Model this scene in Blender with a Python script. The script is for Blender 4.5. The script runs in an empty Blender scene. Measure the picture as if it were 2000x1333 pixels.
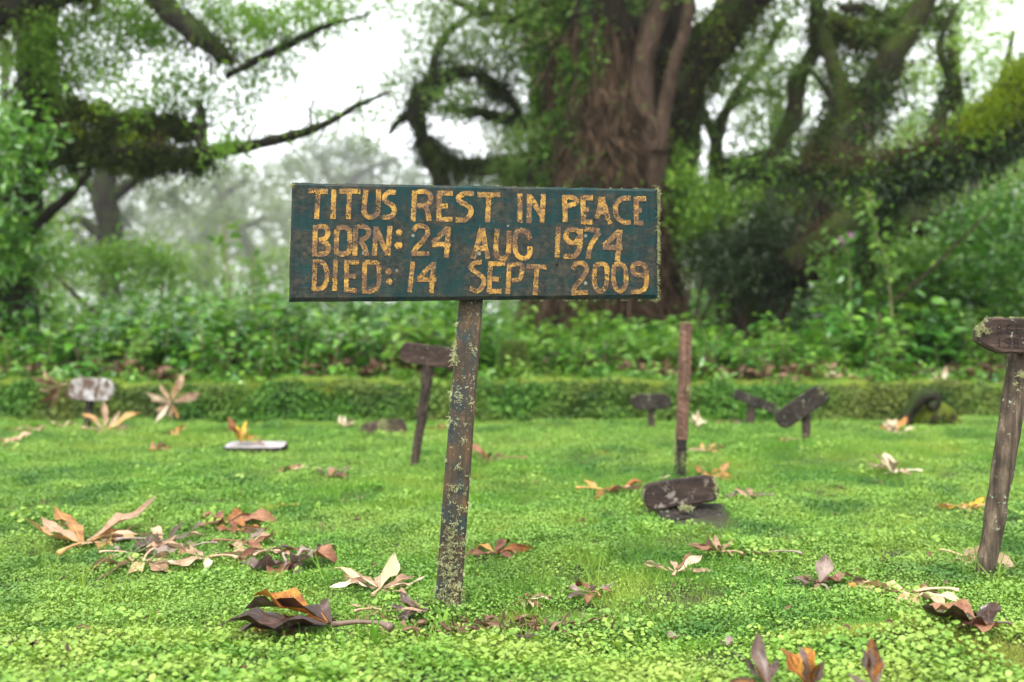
import bpy, math, random
import numpy as np
from mathutils import Vector, Matrix, Euler

# ------------------------------------------------------------------ camera, sky, sun, exposure
S = bpy.context.scene
C = S.collection
FPX, HOR, CX = 1944.0, 640.0, 1000.0      # focal length and horizon in photo pixels (2000 x 1333)
EYE = 0.70
cam_d = bpy.data.cameras.new('camera')
cam_d.sensor_width = 36.0
cam_d.lens = 36.0 * FPX / 2000.0
cam_d.shift_y = -(666.5 - HOR) / 2000.0
cam_d.clip_start = 0.05
cam_d.clip_end = 600.0
cam_d.dof.use_dof = True
cam_d.dof.focus_distance = 2.43
cam_d.dof.aperture_fstop = 2.1
cam = bpy.data.objects.new('camera', cam_d)
cam.location = (0, 0, EYE)
cam.rotation_euler = (math.radians(90), 0, 0)
C.objects.link(cam)
S.camera = cam

SUN_EL, SUN_AZ = 62.0, 200.0              # azimuth clockwise from +Y
world = bpy.data.worlds.new('World')
S.world = world
world.use_nodes = True
wn = world.node_tree
wn.nodes.clear()
sky = wn.nodes.new('ShaderNodeTexSky')
sky.sky_type = 'NISHITA'
sky.sun_disc = False
sky.sun_elevation = math.radians(SUN_EL)
sky.sun_rotation = math.radians(SUN_AZ)
hs = wn.nodes.new('ShaderNodeHueSaturation')
hs.inputs['Saturation'].default_value = 0.25
mx = wn.nodes.new('ShaderNodeMix')
mx.data_type = 'RGBA'
mx.inputs[0].default_value = 0.80         # share of plain overcast cloud
mx.inputs[7].default_value = (7.2, 7.4, 7.6, 1)
bg = wn.nodes.new('ShaderNodeBackground')
bg.inputs['Strength'].default_value = 0.10
wo = wn.nodes.new('ShaderNodeOutputWorld')
wn.links.new(sky.outputs[0], hs.inputs['Color'])
wn.links.new(hs.outputs[0], mx.inputs[6])
wn.links.new(mx.outputs[2], bg.inputs['Color'])
wn.links.new(bg.outputs[0], wo.inputs['Surface'])

sun_d = bpy.data.lights.new('sun', 'SUN')
sun_d.energy = 1.5
sun_d.angle = math.radians(25)
sun_d.color = (1.0, 0.96, 0.9)
sun = bpy.data.objects.new('sun', sun_d)
a, e = math.radians(SUN_AZ), math.radians(SUN_EL)
sv = Vector((math.sin(a) * math.cos(e), math.cos(a) * math.cos(e), math.sin(e)))
sun.rotation_euler = (-sv).to_track_quat('-Z', 'Y').to_euler()
C.objects.link(sun)

S.view_settings.view_transform = 'Standard'
S.view_settings.look = 'None'
S.view_settings.gamma = 1.0
S.view_settings.use_curve_mapping = False
S.view_settings.exposure = 1.9
S.cycles.use_denoising = True
S.cycles.max_bounces = 6
S.cycles.diffuse_bounces = 3
S.cycles.glossy_bounces = 2
S.cycles.transmission_bounces = 4
S.cycles.transparent_max_bounces = 6
S.cycles.volume_bounces = 1
S.cycles.caustics_reflective = False
S.cycles.caustics_refractive = False

rng = np.random.default_rng(7)
random.seed(7)
PI = math.pi

# ------------------------------------------------------------------ helpers
def P(px, py, Y):
    """Point at depth Y that stands at photo pixel px, py."""
    return np.array([(px - CX) / FPX * Y, Y, EYE - (py - HOR) / FPX * Y])

def R(rpx, Y):
    return rpx / FPX * Y

def sst(x, a, b):
    t = np.clip((x - a) / (b - a), 0, 1)
    return t * t * (3 - 2 * t)

def bank_y(x):
    return 7.33 + 0.06 * np.sin(x * 1.3 + 0.5) + 0.03 * np.sin(x * 4.1) + 0.75 * sst(x, 2.0, 5.0) + 0.2 * sst(-x, 2.0, 5.0)

def G(x, y):
    """Height of the ground."""
    x = np.asarray(x, float); y = np.asarray(y, float)
    z = 0.010 * np.sin(x * 2.3 + 0.7) * np.cos(y * 1.9) + 0.006 * np.sin(x * 6.1 + y * 4.3) + 0.004 * np.sin(x * 13 - y * 11) + 0.006 * np.sin(x * 17 + 2 * np.sin(y * 5)) * np.sin(y * 14 + 1.5 * np.sin(x * 6))
    z = z * sst(y, 1.2, 2.0) + 0.0
    z = z + 0.055 * (1 - sst(y, 1.75, 2.25))
    z = z + 0.06 * np.exp(-(((x - 0.88) / 0.30) ** 2 + ((y - 2.10) / 0.16) ** 2))
    z = z + 0.025 * np.exp(-(((x + 0.8) / 0.25) ** 2 + ((y - 2.15) / 0.12) ** 2))
    z = z + 0.05 * np.exp(-(((x - 1.75) / 0.5) ** 2 + ((y - 5.5) / 0.5) ** 2))
    yb = bank_y(x)
    s = (.86 * sst(y, yb - 0.02, yb + 0.08) + .14 * sst(y, yb, yb + 0.30))
    hb = 0.268 + 0.022 * np.sin(x * 1.9 + .6) * np.sin(x * .83) + 0.012 * np.sin(x * 3.1) + 0.010 * np.sin(x * 7.7 + 1) + .008 * np.sin(x * 17.3) - 0.03 * sst(x, 2, 5)
    z = z * (1 - s) + s * hb + s * 0.02 * np.sin(x * 12 + y * 7) * 0.3
    z = z + 0.05 * np.clip(y - yb - 0.3, 0, 12) * (0.6 + 0.6 * sst(x, -2, 4))
    z = z + 0.012 * np.clip(y - 25, 0, 400)
    return z

def new_mesh(name, verts, faces, mats=(), smooth=False, attrs=None):
    me = bpy.data.meshes.new(name)
    v = np.asarray(verts, dtype=np.float32).reshape(-1, 3)
    if isinstance(faces, np.ndarray):
        k = faces.shape[1]; nf = len(faces)
        me.vertices.add(len(v)); me.vertices.foreach_set('co', v.ravel())
        me.loops.add(nf * k); me.loops.foreach_set('vertex_index', faces.astype(np.int32).ravel())
        me.polygons.add(nf)
        me.polygons.foreach_set('loop_start', np.arange(0, nf * k, k, dtype=np.int32))
        try:
            me.polygons.foreach_set('loop_total', np.full(nf, k, dtype=np.int32))
        except Exception:
            pass
        me.update(calc_edges=True)
    else:
        me.from_pydata(v.tolist(), [], [list(map(int, f)) for f in faces])
        me.update()
    for m in (mats if isinstance(mats, (list, tuple)) else [mats]):
        me.materials.append(m)
    if smooth:
        me.polygons.foreach_set('use_smooth', np.ones(len(me.polygons), dtype=bool))
    if attrs:
        for k2, arr in attrs.items():
            arr = np.asarray(arr, dtype=np.float32)
            if arr.ndim == 1:
                at = me.attributes.new(k2, 'FLOAT', 'POINT'); at.data.foreach_set('value', arr)
            else:
                at = me.attributes.new(k2, 'FLOAT_VECTOR', 'POINT'); at.data.foreach_set('vector', arr.ravel())
    return me

def link(name, me, parent=None, label=None, cat=None, group=None, kind=None):
    o = bpy.data.objects.new(name, me)
    C.objects.link(o)
    if parent is not None:
        o.parent = parent
        o.matrix_parent_inverse = Matrix.Identity(4)
        if parent.get('wm'):
            pass
    tag(o, label, cat, group, kind)
    return o

def tag(o, label=None, cat=None, group=None, kind=None):
    if label: o['label'] = label
    if cat: o['category'] = cat
    if group: o['group'] = group
    if kind: o['kind'] = kind
    return o

def empty(name, loc, label, cat, group=None, rot=(0, 0, 0)):
    o = bpy.data.objects.new(name, None)
    o.empty_display_size = 0.05
    o.location = loc
    o.rotation_euler = rot
    C.objects.link(o)
    return tag(o, label, cat, group)

class MB:
    """Collects quads or triangles (as 4-index rows) into one mesh."""
    def __init__(self):
        self.v = []; self.f = []; self.n = 0; self.a = []; self.uv = []
    def add(self, v, f, a=None, uv=None):
        v = np.asarray(v, float).reshape(-1, 3)
        self.v.append(v)
        self.f += [[i + self.n for i in q] for q in f]
        self.n += len(v)
        self.a.append(np.full(len(v), random.random()) if a is None else np.asarray(a, float) * np.ones(len(v)))
        self.uv.append(np.zeros((len(v), 3)) if uv is None else uv)
    def build(self, name, mats, parent=None, off=(0, 0, 0), smooth=False, **kw):
        v = np.concatenate(self.v) - np.asarray(off, float)
        me = new_mesh(name, v, self.f, mats, smooth, {'rnd': np.concatenate(self.a), 'luv': np.concatenate(self.uv)})
        return link(name, me, parent, **kw)

def off_of(parent):
    return tuple(parent.location)

# leaf templates: (along, across, up)
T_DIA = (np.array([[0, 0, 0], [.45, .5, .12], [1, 0, -.08], [.45, -.5, .12]]), np.array([[0, 1, 2], [0, 2, 3]]))
T_OVA = (np.array([[0, 0, 0], [.25, .42, .10], [.62, .40, .08], [1, 0, -.15], [.62, -.40, .08], [.25, -.42, .10], [.25, 0, 0], [.62, 0, -.02]]),
         np.array([[0, 6, 1], [0, 5, 6], [6, 2, 1], [6, 7, 2], [5, 7, 6], [5, 4, 7], [7, 3, 2], [7, 4, 3]]))
_h = [[.5 + .5 * math.cos(t), .5 * math.sin(t), 0.07] for t in [PI + 2 * PI * (k + .18) / 7 for k in range(7)]]
T_RND = (np.array([[.5, 0, -.03]] + _h), np.array([[0, 1 + k, 1 + (k + 1) % 7] for k in range(7)]))
T_BLD = (np.array([[0, .5, 0], [0, -.5, 0], [.5, -.35, .06], [.5, .35, .06], [1, 0, -.05]]), np.array([[0, 1, 2], [0, 2, 3], [3, 2, 4]]))

def unit(v):
    return v / np.maximum(np.linalg.norm(v, axis=-1, keepdims=True), 1e-9)

def cards(T, c, d, n, L, W, rnd=None):
    """Copies of a leaf template at centres c, along d, facing n."""
    tv, tf = T
    N = len(c)
    d = unit(d); s = unit(np.cross(n, d)); u = np.cross(d, s)
    L = np.broadcast_to(np.asarray(L, float), (N,)); W = np.broadcast_to(np.asarray(W, float), (N,))
    v = (c[:, None, :] + tv[None, :, 0, None] * (d * L[:, None])[:, None, :]
         + tv[None, :, 1, None] * (s * W[:, None])[:, None, :] + tv[None, :, 2, None] * (u * L[:, None])[:, None, :])
    f = tf[None] + (np.arange(N) * len(tv))[:, None, None]
    if rnd is None: rnd = rng.random(N)
    return v.reshape(-1, 3), f.reshape(-1, tf.shape[1]), np.repeat(rnd, len(tv))

def merge(parts):
    vs, fs, rs, n = [], [], [], 0
    for v, f, r in parts:
        vs.append(v); fs.append(f + n); rs.append(r); n += len(v)
    return np.concatenate(vs), np.concatenate(fs), np.concatenate(rs)

def rdir(N, up=0.0):
    v = rng.normal(size=(N, 3)); v[:, 2] += up
    return unit(v)

def smooth_path(pts, k=6):
    pts = np.asarray(pts, float)
    p = np.vstack([2 * pts[0] - pts[1], pts, 2 * pts[-1] - pts[-2]])
    out = []
    for i in range(1, len(p) - 2):
        for j in range(k):
            t = j / k
            out.append(0.5 * ((2 * p[i]) + (-p[i - 1] + p[i + 1]) * t + (2 * p[i - 1] - 5 * p[i] + 4 * p[i + 1] - p[i + 2]) * t * t
                              + (-p[i - 1] + 3 * p[i] - 3 * p[i + 1] + p[i + 2]) * t ** 3))
    out.append(p[-2])
    return np.array(out)

def tube(mb, path, sides=10, bump=0.0, ridge=0, seed=0, k=6, cap=True, a=None):
    """path rows: x, y, z, radius."""
    q = smooth_path(path, k) if k > 1 else np.asarray(path, float)
    r_ = np.random.default_rng(seed + 11)
    n = len(q)
    tang = unit(np.gradient(q[:, :3], axis=0))
    ref = np.array([0.13, 1.0, 0.21]) if abs(tang[:, 2]).mean() > .5 else np.array([0.1, 0.15, 1.0])
    s = unit(np.cross(tang, ref)); u = np.cross(tang, s)
    ph = np.linspace(0, 2 * PI, sides, endpoint=False)
    dist = np.concatenate([[0], np.cumsum(np.linalg.norm(np.diff(q[:, :3], axis=0), axis=1))])
    R0 = np.abs(q[:, 3])[:, None] * np.ones(sides)
    if bump:
        m = np.zeros((n, sides))
        for _ in range(5):
            f1, f2, p1 = r_.uniform(1, 5) / max(q[:, 3].mean(), .01) * .5, r_.integers(1, 4), r_.uniform(0, 6.3)
            m += np.sin(dist[:, None] * f1 + f2 * ph[None] + p1)
        m += r_.normal(size=(n, sides)) * .8
        R0 = R0 * (1 + bump * m / 2.5)
    if ridge:
        R0 = R0 * (1 + 0.10 * np.sin(ph * ridge + 0.5 * np.sin(dist * 1.5)[:, None]))
    v = q[:, None, :3] + R0[..., None] * (np.cos(ph)[None, :, None] * s[:, None] + np.sin(ph)[None, :, None] * u[:, None])
    v = v.reshape(-1, 3)
    f = []
    for i in range(n - 1):
        for j in range(sides):
            j2 = (j + 1) % sides
            f.append([i * sides + j, i * sides + j2, (i + 1) * sides + j2, (i + 1) * sides + j])
    if cap:
        f.append(list(range(sides))[::-1]); f.append([(n - 1) * sides + j for j in range(sides)])
    mb.add(v, f, a)
    return q

# ------------------------------------------------------------------ materials
def nodes_of(name):
    m = bpy.data.materials.new(name); m.use_nodes = True
    nt = m.node_tree; nt.nodes.clear()
    out = nt.nodes.new('ShaderNodeOutputMaterial')
    b = nt.nodes.new('ShaderNodeBsdfPrincipled')
    nt.links.new(b.outputs[0], out.inputs['Surface'])
    return m, nt, b, out

def nd(nt, t, ins=None, **props):
    n = nt.nodes.new('ShaderNode' + t)
    for k, v in props.items(): setattr(n, k, v)
    for k, v in (ins or {}).items():
        if hasattr(v, 'is_output') or isinstance(v, bpy.types.NodeSocket): nt.links.new(v, n.inputs[k])
        else: n.inputs[k].default_value = v
    return n

def ramp(nt, fac, stops, interp='LINEAR'):
    n = nt.nodes.new('ShaderNodeValToRGB'); cr = n.color_ramp; cr.interpolation = interp
    while len(cr.elements) < len(stops): cr.elements.new(0.5)
    for el, (p, c) in zip(cr.elements, stops):
        el.position = p; el.color = (*c, 1) if len(c) == 3 else c
    nt.links.new(fac, n.inputs[0])
    return n.outputs[0]

def mixc(nt, fac, a, b, mode='MIX'):
    n = nt.nodes.new('ShaderNodeMix'); n.data_type = 'RGBA'; n.blend_type = mode
    for i, v in ((0, fac), (6, a), (7, b)):
        if isinstance(v, bpy.types.NodeSocket): nt.links.new(v, n.inputs[i])
        else: n.inputs[i].default_value = v if i == 0 else ((*v, 1) if len(v) == 3 else v)
    return n.outputs[2]

def noise(nt, vec, scale, detail=4, rough=.55, dist=0):
    n = nd(nt, 'TexNoise', {'Scale': scale, 'Detail': detail, 'Roughness': rough, 'Distortion': dist})
    if vec is not None: nt.links.new(vec, n.inputs['Vector'])
    return n.outputs['Fac']

def mapped(nt, vec, scale, loc=(0, 0, 0)):
    n = nt.nodes.new('ShaderNodeMapping'); n.inputs['Scale'].default_value = scale; n.inputs['Location'].default_value = loc
    nt.links.new(vec, n.inputs['Vector']); return n.outputs[0]

def maths(nt, op, a, b=0.0, c=0.0, clamp=False):
    n = nt.nodes.new('ShaderNodeMath'); n.operation = op; n.use_clamp = clamp
    for i, v in enumerate((a, b, c)):
        if isinstance(v, bpy.types.NodeSocket): nt.links.new(v, n.inputs[i])
        else: n.inputs[i].default_value = v
    return n.outputs[0]

def bump(nt, b, h, strength=.5, dist=.005):
    n = nd(nt, 'Bump', {'Strength': strength, 'Distance': dist, 'Height': h})
    nt.links.new(n.outputs[0], b.inputs['Normal'])

def leaf_mat(name, cols, transl=.35, rough=.5, spec=.35, patch=None, patch_scale=1.2, patch2=None):
    """Leaf: colour by a random value per leaf and per plant, light shining through."""
    m, nt, b, out = nodes_of(name)
    at = nd(nt, 'Attribute', attribute_name='rnd').outputs['Fac']
    oi = nd(nt, 'ObjectInfo').outputs['Random']
    f = maths(nt, 'ADD', maths(nt, 'MULTIPLY', at, .65), maths(nt, 'MULTIPLY', oi, .35))
    n = len(cols)
    col = ramp(nt, f, [(i / (n - 1), c) for i, c in enumerate(cols)])
    if patch is not None:
        geo = nd(nt, 'NewGeometry').outputs['Position']
        k = ramp(nt, noise(nt, geo, patch_scale, 3, .6), [(.42, (0, 0, 0)), (.62, (1, 1, 1))])
        col = mixc(nt, maths(nt, 'MULTIPLY', k, .65), col, patch)
    if patch2 is not None:
        geo = nd(nt, 'NewGeometry').outputs['Position']
        k = ramp(nt, noise(nt, mapped(nt, geo, (1, 1, 1), (7, 3, 1)), patch_scale * 2.3, 3, .6), [(.50, (0, 0, 0)), (.68, (1, 1, 1))])
        col = mixc(nt, maths(nt, 'MULTIPLY', k, .75), col, patch2)
    nt.links.new(col, b.inputs['Base Color'])
    b.inputs['Roughness'].default_value = rough
    b.inputs['Specular IOR Level'].default_value = spec
    tr = nt.nodes.new('ShaderNodeBsdfTranslucent')
    tc = mixc(nt, 1.0, col, (1.25, 1.3, .7, 1), 'MULTIPLY')
    nt.links.new(tc, tr.inputs['Color'])
    ms = nt.nodes.new('ShaderNodeMixShader'); ms.inputs[0].default_value = transl
    nt.links.new(b.outputs[0], ms.inputs[1]); nt.links.new(tr.outputs[0], ms.inputs[2])
    nt.links.new(ms.outputs[0], out.inputs['Surface'])
    return m

def wood_mat(name, cols, grain=(60, 60, 5), lichen=0.0, lichen_col=(.38, .40, .28), seed=0.0, accent=None, accent_at=.6, moss=None, rough=.8, lscale=55):
    m, nt, b, out = nodes_of(name)
    tc = nd(nt, 'TexCoord').outputs['Object']
    v = mapped(nt, tc, (1, 1, 1), (seed, seed * 2, seed * 3))
    g = noise(nt, mapped(nt, v, grain), 1.0, 6, .65, .6)
    col = ramp(nt, g, [(.30 + .4 * i / (len(cols) - 1), c) for i, c in enumerate(cols)])
    big = noise(nt, v, 14, 4, .6)
    col = mixc(nt, ramp(nt, big, [(.4, (0, 0, 0)), (.65, (.7, .7, .7))]), col, cols[0])
    if accent is not None:
        k = ramp(nt, noise(nt, mapped(nt, v, (22, 22, 9), (3, 1, 2)), 1, 5, .7), [(accent_at - .06, (0, 0, 0)), (accent_at + .04, (1, 1, 1))])
        col = mixc(nt, k, col, accent)
    if moss is not None:
        k = ramp(nt, noise(nt, mapped(nt, v, (1, 1, 1), (9, 4, 2)), 18, 6, .7), [(.50, (0, 0, 0)), (.58, (1, 1, 1))])
        col = mixc(nt, k, col, moss)
    if lichen > 0:
        k = ramp(nt, noise(nt, mapped(nt, v, (1, 1, 1), (5, 2, 8)), lscale, 4, .7), [(.72 - lichen * .2, (0, 0, 0)), (.76 - lichen * .2, (1, 1, 1))])
        k2 = ramp(nt, noise(nt, mapped(nt, v, (1, 1, 1), (1, 7, 3)), 9, 2, .5), [(.40, (0.15, 0.15, 0.15)), (.6, (1, 1, 1))])
        col = mixc(nt, maths(nt, 'MULTIPLY', k, k2), col, lichen_col)
    nt.links.new(col, b.inputs['Base Color'])
    b.inputs['Roughness'].default_value = rough
    b.inputs['Specular IOR Level'].default_value = .25
    bump(nt, b, maths(nt, 'ADD', g, maths(nt, 'MULTIPLY', noise(nt, v, 130, 4), .5)), .8, .003)
    return m

def bark_mat(name, cols, moss=(.05, .075, .015), moss_amt=.5, scale=1.0):
    m, nt, b, out = nodes_of(name)
    geo = nd(nt, 'NewGeometry')
    pos = geo.outputs['Position']
    g = noise(nt, mapped(nt, pos, (9 * scale, 9 * scale, 1.6 * scale)), 1, 6, .65, .8)
    col = ramp(nt, g, [(.32 + .36 * i / (len(cols) - 1), c) for i, c in enumerate(cols)])
    k = noise(nt, pos, 2.6 * scale, 5, .7)
    nz = nd(nt, 'SeparateXYZ', {0: geo.outputs['Normal']}).outputs['Z']
    k = maths(nt, 'ADD', k, maths(nt, 'MULTIPLY', nz, .22))
    k = ramp(nt, k, [(.62 - .25 * moss_amt, (0, 0, 0)), (.72 - .25 * moss_amt, (1, 1, 1))])
    mcol = mixc(nt, noise(nt, pos, 8, 3), (moss[0] * .6, moss[1] * .6, moss[2] * .6), (moss[0] * 1.5, moss[1] * 1.5, moss[2] * 1.2))
    col = mixc(nt, k, col, mcol)
    nt.links.new(col, b.inputs['Base Color'])
    b.inputs['Roughness'].default_value = .9
    b.inputs['Specular IOR Level'].default_value = .15
    bump(nt, b, g, 1.0, .04)
    return m

def dead_leaf_mat(name, c1, c2, c3, spec=.3, rough=.55):
    """Dry leaf with blotches, pale midrib and side veins."""
    m, nt, b, out = nodes_of(name)
    uv = nd(nt, 'Attribute', attribute_name='luv').outputs['Vector']
    rn = nd(nt, 'Attribute', attribute_name='rnd').outputs['Fac']
    sx = nd(nt, 'SeparateXYZ', {0: uv})
    geo = nd(nt, 'NewGeometry').outputs['Position']
    n1 = noise(nt, geo, 24, 5, .65)
    f = maths(nt, 'ADD', maths(nt, 'MULTIPLY', n1, .75), maths(nt, 'MULTIPLY', rn, .3))
    col = ramp(nt, f, [(.38, c1), (.52, c2), (.68, c3)])
    av = maths(nt, 'ABSOLUTE', sx.outputs['Y'])
    rib = ramp(nt, av, [(.03, (1, 1, 1)), (.09, (0, 0, 0))])
    ph = maths(nt, 'ADD', maths(nt, 'MULTIPLY', sx.outputs['X'], 60), maths(nt, 'MULTIPLY', av, -26))
    ve = ramp(nt, maths(nt, 'SINE', ph), [(.86, (0, 0, 0)), (.97, (1, 1, 1))])
    v = maths(nt, 'MAXIMUM', rib, maths(nt, 'MULTIPLY', ve, .55))
    col = mixc(nt, maths(nt, 'MULTIPLY', v, .45), col, tuple(min(1, c * 1.7 + .02) for c in c3))
    fine = noise(nt, geo, 180, 3)
    col = mixc(nt, ramp(nt, fine, [(.55, (0, 0, 0)), (.72, (.6, .6, .6))]), col, tuple(c * .4 for c in c1))
    nt.links.new(col, b.inputs['Base Color'])
    b.inputs['Roughness'].default_value = rough
    b.inputs['Specular IOR Level'].default_value = spec
    bump(nt, b, maths(nt, 'ADD', v, maths(nt, 'MULTIPLY', n1, 1.2)), .6, .002)
    tr = nt.nodes.new('ShaderNodeBsdfTranslucent'); nt.links.new(col, tr.inputs['Color'])
    ms = nt.nodes.new('ShaderNodeMixShader'); ms.inputs[0].default_value = .15
    nt.links.new(b.outputs[0], ms.inputs[1]); nt.links.new(tr.outputs[0], ms.inputs[2])
    nt.links.new(ms.outputs[0], out.inputs['Surface'])
    return m

M = {}
M['cover'] = leaf_mat('creeping_leaf', [(.028, .09, .014), (.092, .21, .030), (.175, .335, .055), (.30, .47, .095)], .22, .5, .25, patch=(.24, .36, .07), patch_scale=1.1, patch2=(.022, .10, .022))
M['pennywort'] = leaf_mat('round_creeping_leaf', [(.07, .155, .022), (.155, .295, .042), (.255, .42, .07), (.40, .51, .125)], .24, .48, .28, patch=(.30, .38, .08), patch_scale=3, patch2=(.10, .24, .03))
M['blade'] = leaf_mat('grass_blade', [(.07, .18, .02), (.13, .29, .035), (.20, .38, .05)], .25, .55, .2, patch=(.34, .42, .08), patch_scale=1.1, patch2=(.08, .22, .04))
M['moss'] = leaf_mat('moss_tuft', [(.16, .23, .035), (.33, .42, .07), (.46, .52, .13)], .2, .8, .1, patch=(.24, .26, .06), patch_scale=1.6)
M['bank_leaf'] = leaf_mat('bank_leaf', [(.015, .055, .008), (.045, .13, .015), (.11, .24, .028)], .2, .55, .2, patch=(.13, .13, .03), patch_scale=1.0, patch2=(.012, .045, .007))  # greens deepened to put the shade of the bank face into the colour
M['herb'] = leaf_mat('herb_leaf', [(.018, .07, .010), (.042, .15, .018), (.10, .25, .026), (.22, .40, .045)], .24, .27, .65)
M['herb_pale'] = leaf_mat('pale_herb_leaf', [(.07, .17, .03), (.12, .25, .04), (.22, .36, .06)], .4, .4, .5)
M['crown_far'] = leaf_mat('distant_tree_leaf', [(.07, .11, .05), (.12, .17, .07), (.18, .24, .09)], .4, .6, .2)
M['crown_mid'] = leaf_mat('forest_tree_leaf', [(.05, .09, .025), (.09, .16, .035), (.16, .26, .06), (.24, .34, .09)], .45, .5, .3)
M['crown_near'] = leaf_mat('bright_tree_leaf', [(.08, .18, .02), (.14, .27, .03), (.22, .36, .05), (.34, .38, .05)], .5, .5, .3)
M['epiphyte'] = leaf_mat('climber_leaf', [(.02, .06, .01), (.06, .14, .016), (.14, .28, .025), (.27, .40, .045)], .35, .5, .35)
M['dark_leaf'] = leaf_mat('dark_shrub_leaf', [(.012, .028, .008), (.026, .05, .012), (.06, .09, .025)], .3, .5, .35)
M['shag'] = leaf_mat('hanging_moss', [(.008, .015, .006), (.018, .030, .008), (.045, .062, .012), (.12, .12, .03)], .2, .9, .1)
M['shag_brown'] = leaf_mat('brown_hanging_moss', [(.035, .028, .018), (.075, .05, .032), (.13, .085, .055)], .2, .9, .1)
M['moss_bright'] = leaf_mat('bright_branch_moss', [(.14, .20, .012), (.28, .38, .025), (.42, .50, .045)], .25, .9, .1)
M['fibre'] = leaf_mat('root_fibre', [(.008, .005, .004), (.030, .019, .012), (.115, .072, .044)], .1, .9, .1)
M['lichen'] = leaf_mat('beard_lichen', [(.22, .24, .10), (.34, .36, .18), (.50, .50, .30)], .2, .9, .1)
M['bark_dark'] = bark_mat('dark_mossy_bark', [(.007, .006, .005), (.016, .013, .010), (.034, .028, .02)], (.022, .034, .009), .5)
M['bark_big'] = bark_mat('broad_trunk_bark', [(.006, .004, .003), (.018, .012, .008), (.045, .029, .020)], (.035, .06, .012), .25)
M['bark_moss'] = bark_mat('green_mossy_bark', [(.015, .012, .008), (.035, .028, .018), (.07, .055, .035)], (.035, .048, .010), .7)
M['bark_far'] = bark_mat('distant_bark', [(.03, .03, .025), (.05, .05, .04), (.08, .08, .06)], (.05, .07, .03), .5)
M['vine'] = bark_mat('brown_climber_bark', [(.025, .016, .011), (.07, .044, .03), (.13, .085, .06)], (.08, .09, .03), .05, 3)
M['stem'] = leaf_mat('plant_stem', [(.10, .14, .04), (.16, .18, .06), (.20, .15, .08)], .1, .6, .3)
M['litter'] = leaf_mat('dead_litter_leaf', [(.045, .022, .015), (.10, .05, .032), (.18, .10, .06), (.24, .16, .10)], .15, .6, .3)
M['pink'] = leaf_mat('pink_petal', [(.45, .22, .40), (.6, .35, .55)], .3, .6, .2)

# ground
m, nt, b, out = nodes_of('mossy_soil')
pos = nd(nt, 'NewGeometry').outputs['Position']
c1 = ramp(nt, noise(nt, pos, 9, 6, .7), [(.35, (.020, .014, .009)), (.5, (.035, .030, .012)), (.62, (.04, .06, .012)), (.75, (.07, .09, .02))])
c2 = ramp(nt, noise(nt, pos, 4, 5, .7), [(.4, (.030, .018, .012)), (.55, (.06, .04, .026)), (.7, (.05, .07, .02))])
yy = nd(nt, 'SeparateXYZ', {0: pos}).outputs['Y']
k = ramp(nt, maths(nt, 'MULTIPLY', yy, .05), [(.385, (0, 0, 0)), (.42, (1, 1, 1))])
nt.links.new(mixc(nt, k, c1, c2), b.inputs['Base Color'])
b.inputs['Roughness'].default_value = .95
bump(nt, b, noise(nt, pos, 60, 5, .7), 1.0, .02)
M['soil'] = m

# painted sign board
m, nt, b, out = nodes_of('weathered_teal_paint')
tc = nd(nt, 'TexCoord').outputs['Object']
wear = noise(nt, mapped(nt, tc, (9, 9, 14)), 1, 8, .72, .4)
teal = ramp(nt, noise(nt, mapped(nt, tc, (60, 60, 8)), 1, 4), [(.3, (.006, .022, .023)), (.7, (.011, .040, .039))])
grey = ramp(nt, noise(nt, tc, 70, 5, .7), [(.35, (.014, .012, .010)), (.5, (.040, .032, .024)), (.7, (.10, .068, .040))])
sx = nd(nt, 'SeparateXYZ', {0: tc})
left = ramp(nt, maths(nt, 'ADD', maths(nt, 'MULTIPLY', sx.outputs['X'], 1), .5), [(.0, (.22, .22, .22)), (.12, (.0, .0, .0))])
k = ramp(nt, maths(nt, 'ADD', wear, left), [(.42, (0, 0, 0)), (.56, (1, 1, 1))])
fine = ramp(nt, noise(nt, tc, 190, 4, .7), [(.48, (0, 0, 0)), (.62, (1, 1, 1))])
col = mixc(nt, maths(nt, 'MULTIPLY', k, maths(nt, 'ADD', maths(nt, 'MULTIPLY', fine, .45), .5)), teal, grey)
# pale lichen discs
vo = nd(nt, 'TexVoronoi', {'Scale': 26.0, 'Vector': mapped(nt, tc, (1, .3, 1))}, feature='F1')
sp = ramp(nt, maths(nt, 'ADD', vo.outputs['Distance'], maths(nt, 'MULTIPLY', noise(nt, tc, 120, 3), .25)), [(.20, (1, 1, 1)), (.26, (0, 0, 0))])
pick = ramp(nt, nd(nt, 'SeparateColor', {0: vo.outputs['Color']}).outputs[0], [(.70, (0, 0, 0)), (.72, (1, 1, 1))])
col = mixc(nt, maths(nt, 'MULTIPLY', maths(nt, 'MULTIPLY', sp, pick), .75), col, (.24, .24, .20))
sp2 = ramp(nt, noise(nt, mapped(nt, tc, (1, 1, 1), (4, 4, 4)), 150, 3, .6), [(.70, (0, 0, 0)), (.76, (1, 1, 1))])
col = mixc(nt, maths(nt, 'MULTIPLY', sp2, .7), col, (.25, .23, .16))
nt.links.new(col, b.inputs['Base Color'])
b.inputs['Roughness'].default_value = .75
b.inputs['Specular IOR Level'].default_value = .15
bump(nt, b, maths(nt, 'ADD', maths(nt, 'MULTIPLY', k, .5), noise(nt, mapped(nt, tc, (30, 30, 160)), 1, 5, .7)), .7, .0015)
M['board'] = m

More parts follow.
